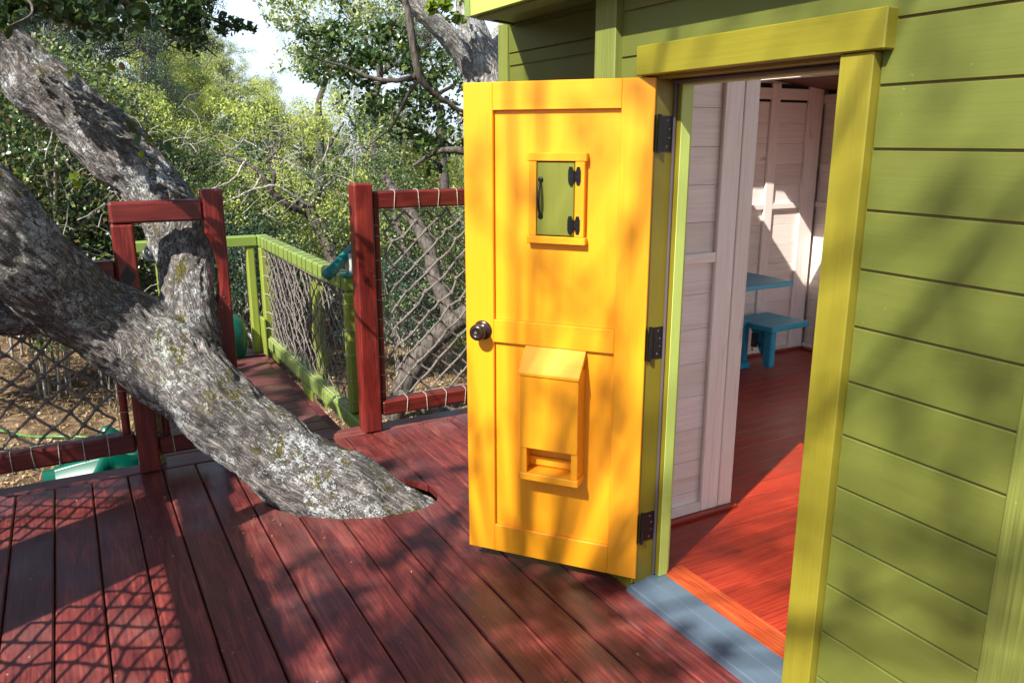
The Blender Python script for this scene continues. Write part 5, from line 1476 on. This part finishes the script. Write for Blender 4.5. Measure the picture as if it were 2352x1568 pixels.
def hit(px, py, P, n):
    a = at(px, py, 1.0); o = Vector((0, 0, CAM_H)); d = a - o
    return o + d * ((Vector(P) - o).dot(n) / d.dot(n))
ZN, XN = Vector((0, 0, 1)), Vector((1, 0, 0))
on_deck = lambda x, y: hit(x, y, (0, 0, 0), ZN)
on_wall = lambda x, y: hit(x, y, (1.549, 0, 0), XN)
on_door = lambda x, y: hit(x, y, P0, dnv)
DARK = [(on_deck, [(690, 1300, .06), (655, 1330, .05), (740, 1385, .06), (800, 1365, .05), (870, 1430, .06), (935, 1475, .07), (1010, 1540, .07), (905, 1290, .05), (960, 1245, .05), (1015, 1190, .05),
                   (905, 1062, .06), (962, 1100, .05), (1050, 1085, .04), (1180, 1325, .07), (1250, 1370, .06), (1115, 1405, .05), (1230, 1480, .06), (1330, 1415, .06), (1400, 1500, .06), (1520, 1530, .05), (650, 1470, .08), (600, 1545, .08), (780, 1530, .05), (1120, 1530, .05), (1330, 1540, .04), (1570, 1440, .03), (1670, 1510, .03)]),
        (on_door, [(1250, 235, .035), (1375, 240, .05), (1440, 215, .04), (1105, 330, .04), (1110, 420, .04), (1090, 500, .03), (1200, 470, .03), (1330, 640, .035), (1370, 690, .04), (1415, 735, .04), (1255, 560, .03), (1290, 600, .03), (1190, 960, .04), (1270, 930, .06), (1330, 1010, .05), (1290, 1060, .05),
                   (1400, 950, .05), (1385, 850, .03), (1100, 1110, .05), (1480, 260, .04), (1480, 400, .04), (1470, 520, .035), (1450, 960, .05), (1440, 1080, .05), (1260, 1120, .04), (1330, 300, .04), (1400, 360, .03), (1180, 400, .03)]),
        (on_wall, [(1960, 320, .03), (1930, 560, .03), (1955, 440, .02), (1890, 880, .05), (1870, 1050, .05), (1850, 1250, .05), (1830, 1450, .05), (1535, 135, .035), (1645, 105, .02), (1900, 70, .02), (1960, 60, .02), (1700, 30, .04), (1850, 25, .04),
                   (2140, 110, .05), (2190, 420, .06), (2210, 330, .04), (2180, 240, .04), (2250, 560, .06), (2330, 640, .06), (2330, 480, .04), (2140, 700, .05), (2250, 800, .07), (2330, 860, .06), (2050, 980, .05), (2180, 960, .06), (2290, 1080, .06), (1995, 1180, .05), (2110, 1300, .06), (2240, 1240, .06), (1955, 1350, .05), (2120, 1420, .04), (2220, 1450, .05), (1990, 1500, .04), (2330, 1400, .06), (2060, 840, .05), (2160, 1130, .05), (2300, 1300, .05)])]
blobs = []
for fn, lst in DARK:
    for (px, py, r) in lst:
        u, v = sun_uv(fn(px, py), AIM)
        for _ in range(3 if fn is on_deck else 2): blobs.append((u + rs_.gauss(0, r * 0.7), v + rs_.gauss(0, r * 0.7), r * rs_.uniform(0.7, 1.2), 0.0 if fn is on_deck else 4.5, 1.0 if fn is on_deck else 0.34))
# the rest of the crown spreads round them
TRK = [sun_uv(p, AIM) for p, r in main + upl] + [sun_uv(Vector((2.2, 4.5, 2.0)), AIM), sun_uv(Vector((1.412, 2.6, 2.05)), AIM)]
while len(blobs) < 400:
    u, v = rs_.uniform(-2.8, 2.8), rs_.uniform(-2.2, 2.8)
    if (-1.6 < u < 1.5 and -1.4 < v < 1.5) or any(math.hypot(u - a, v - b) < 0.40 for a, b in TRK[:-2]) or any(math.hypot(u - a, v - b) < 0.75 for a, b in TRK[-2:]): continue
    blobs.append((u, v, rs_.choice((0.08, 0.1, 0.14)), 0.0, 1.0))
WB = []
AIM2 = Vector((0.9, 5.2, -0.2))
while len(WB) < 90:
    u, v = rs_.uniform(-1.3, 1.3), rs_.uniform(-0.9, 0.55); r = rs_.uniform(0.08, 0.2)
    if all(math.hypot(u - sun_uv(q, AIM2)[0], v - sun_uv(q, AIM2)[1]) > rad + r * 0.7 for q, rad in [(p_, 0.12) for p_, r__ in main[5:] + upl] + [((2.2, 4.5, 2.0), 0.6), ((2.2, 4.5, 1.7), 0.4), ((1.36, 6.55, 0.35), 0.2), ((1.36, 4.1, 0.5), 0.12), ((1.36, 6.0, 0.74), 0.05), ((0, 3.9, 0.9), 0.3)]): WB.append((u, v, r))
shade_crown('oak crown above the sunny slope that keeps the walkway in shade', AIM2, 10.0, WB, 6, 0.07, 190)
shade_crown('tall oak behind the camera on the sunny side whose leaves dapple the deck', AIM, 8.0, blobs, 5, 0.050, 330)

rngd = np.random.default_rng(40); n = 70
dx = np.concatenate([rngd.uniform(-0.3, 1.45, 45), 0.6 + rngd.normal(0, 0.16, 25)]); dy = np.concatenate([rngd.uniform(1.3, 3.8, 45), 3.05 + rngd.normal(0, 0.16, 25)])
L_bits = leaf_mat('dry_leaf_bits', [(0.30, 0.16, 0.08), (0.22, 0.10, 0.05), (0.42, 0.30, 0.18)], 0.1, 0.7)
o = bpy.data.objects.new('leaf_litter', leaf_mesh('leaf_litter', np.stack([dx, dy, np.full(n, 0.0045)], 1), rngd.uniform(0.006, 0.016, n), L_bits, rngd, up=3.0)); COL.objects.link(o); tag(o, 'tiny dry leaf bits scattered on the red deck boards', 'leaf litter', kind='stuff')

# ---- dry grass, fallen leaves and weeds below the deck
rng = np.random.default_rng(9)
n = 26000
ang = np.radians(rng.uniform(-14, 66, n)); dd = rng.uniform(4.2, 15, n)
gx, gy = dd * np.sin(ang), dd * np.cos(ang)
dens = np.array([mnoise.noise(Vector((x * 0.9, y * 0.9, 7))) for x, y in zip(gx, gy)])
m = dens > -0.12; gx, gy = gx[m], gy[m]
gz = np.array([ground_z(x, y) for x, y in zip(gx, gy)])
hgt = rng.uniform(0.05, 0.17, len(gx)); lean = rng.normal(0, 0.06, (len(gx), 2)); wdt = rng.uniform(0.002, 0.005, len(gx)); an = rng.uniform(0, 3.14, len(gx))
b = np.stack([gx, gy, gz - 0.01], 1); w = np.stack([np.cos(an) * wdt, np.sin(an) * wdt, np.zeros(len(gx))], 1); tp = b + np.stack([lean[:, 0], lean[:, 1], hgt], 1)
V = np.stack([b - w, b + w, tp + w * .2, tp - w * .2], 1).reshape(-1, 3); Q = np.arange(len(gx))[:, None] * 4 + np.array([[0, 1, 2, 3]])
L_straw = leaf_mat('dry_straw', [(0.38, 0.27, 0.11), (0.52, 0.40, 0.18), (0.28, 0.18, 0.08), (0.20, 0.22, 0.06)], 0.2, 0.7)
o = bpy.data.objects.new('dry_grass', quick_mesh('dry_grass', V, Q, L_straw)); COL.objects.link(o); tag(o, 'dry straw coloured grass on the slope below the deck', 'grass', kind='stuff')
n = 16000
ang = np.radians(rng.uniform(-14, 66, n)); dd = rng.uniform(4.0, 14, n); gx, gy = dd * np.sin(ang), dd * np.cos(ang)
gz = np.array([ground_z(x, y) + 0.012 for x, y in zip(gx, gy)])
L_litter = leaf_mat('leaf_litter', [(0.26, 0.14, 0.07), (0.40, 0.28, 0.16), (0.15, 0.08, 0.045), (0.46, 0.38, 0.26)], 0.1, 0.7)
o = bpy.data.objects.new('fallen_leaves', leaf_mesh('fallen_leaves', np.stack([gx, gy, gz], 1), rng.uniform(0.03, 0.06, n), L_litter, rng, up=1.5)); COL.objects.link(o); tag(o, 'fallen brown oak leaves on the slope below the deck', 'leaves', kind='stuff')
hose = [at(-40, 840, 8.2), at(30, 858, 8.1), at(110, 866, 8.0), at(180, 862, 8.0), at(215, 868, 7.8), at(265, 915, 7.2)]
P, R = spline(hose, [0.014] * 6, 6)
hm = MB().tube([Vector((p.x, p.y, ground_z(p.x, p.y) + 0.03)) for p in P], 0.014, 8)
o = hm.build('garden_hose', NT('light_green_rubber').set((0.06, 0.20, 0.04), 0.4)); tag(o, 'bright green garden hose lying on the dry ground behind the net', 'hose')

# ---- the air: faint even haze that only the far hills show
hz = MB().box(-5200, 5200, -5200, 5200, -140, 75, 0.0)
M_haze = bpy.data.materials.new('haze'); M_haze.use_nodes = True
hn = M_haze.node_tree; hn.nodes.remove(hn.nodes['Principled BSDF'])
pv = hn.nodes.new('ShaderNodeVolumePrincipled'); pv.inputs['Color'].default_value = (0.9, 0.95, 1.0, 1); pv.inputs['Density'].default_value = 0.0004; pv.inputs['Anisotropy'].default_value = 0.1
hn.links.new(pv.outputs[0], hn.nodes['Material Output'].inputs['Volume'])
ho = hz.build('haze', M_haze); ho['kind'] = 'stuff'
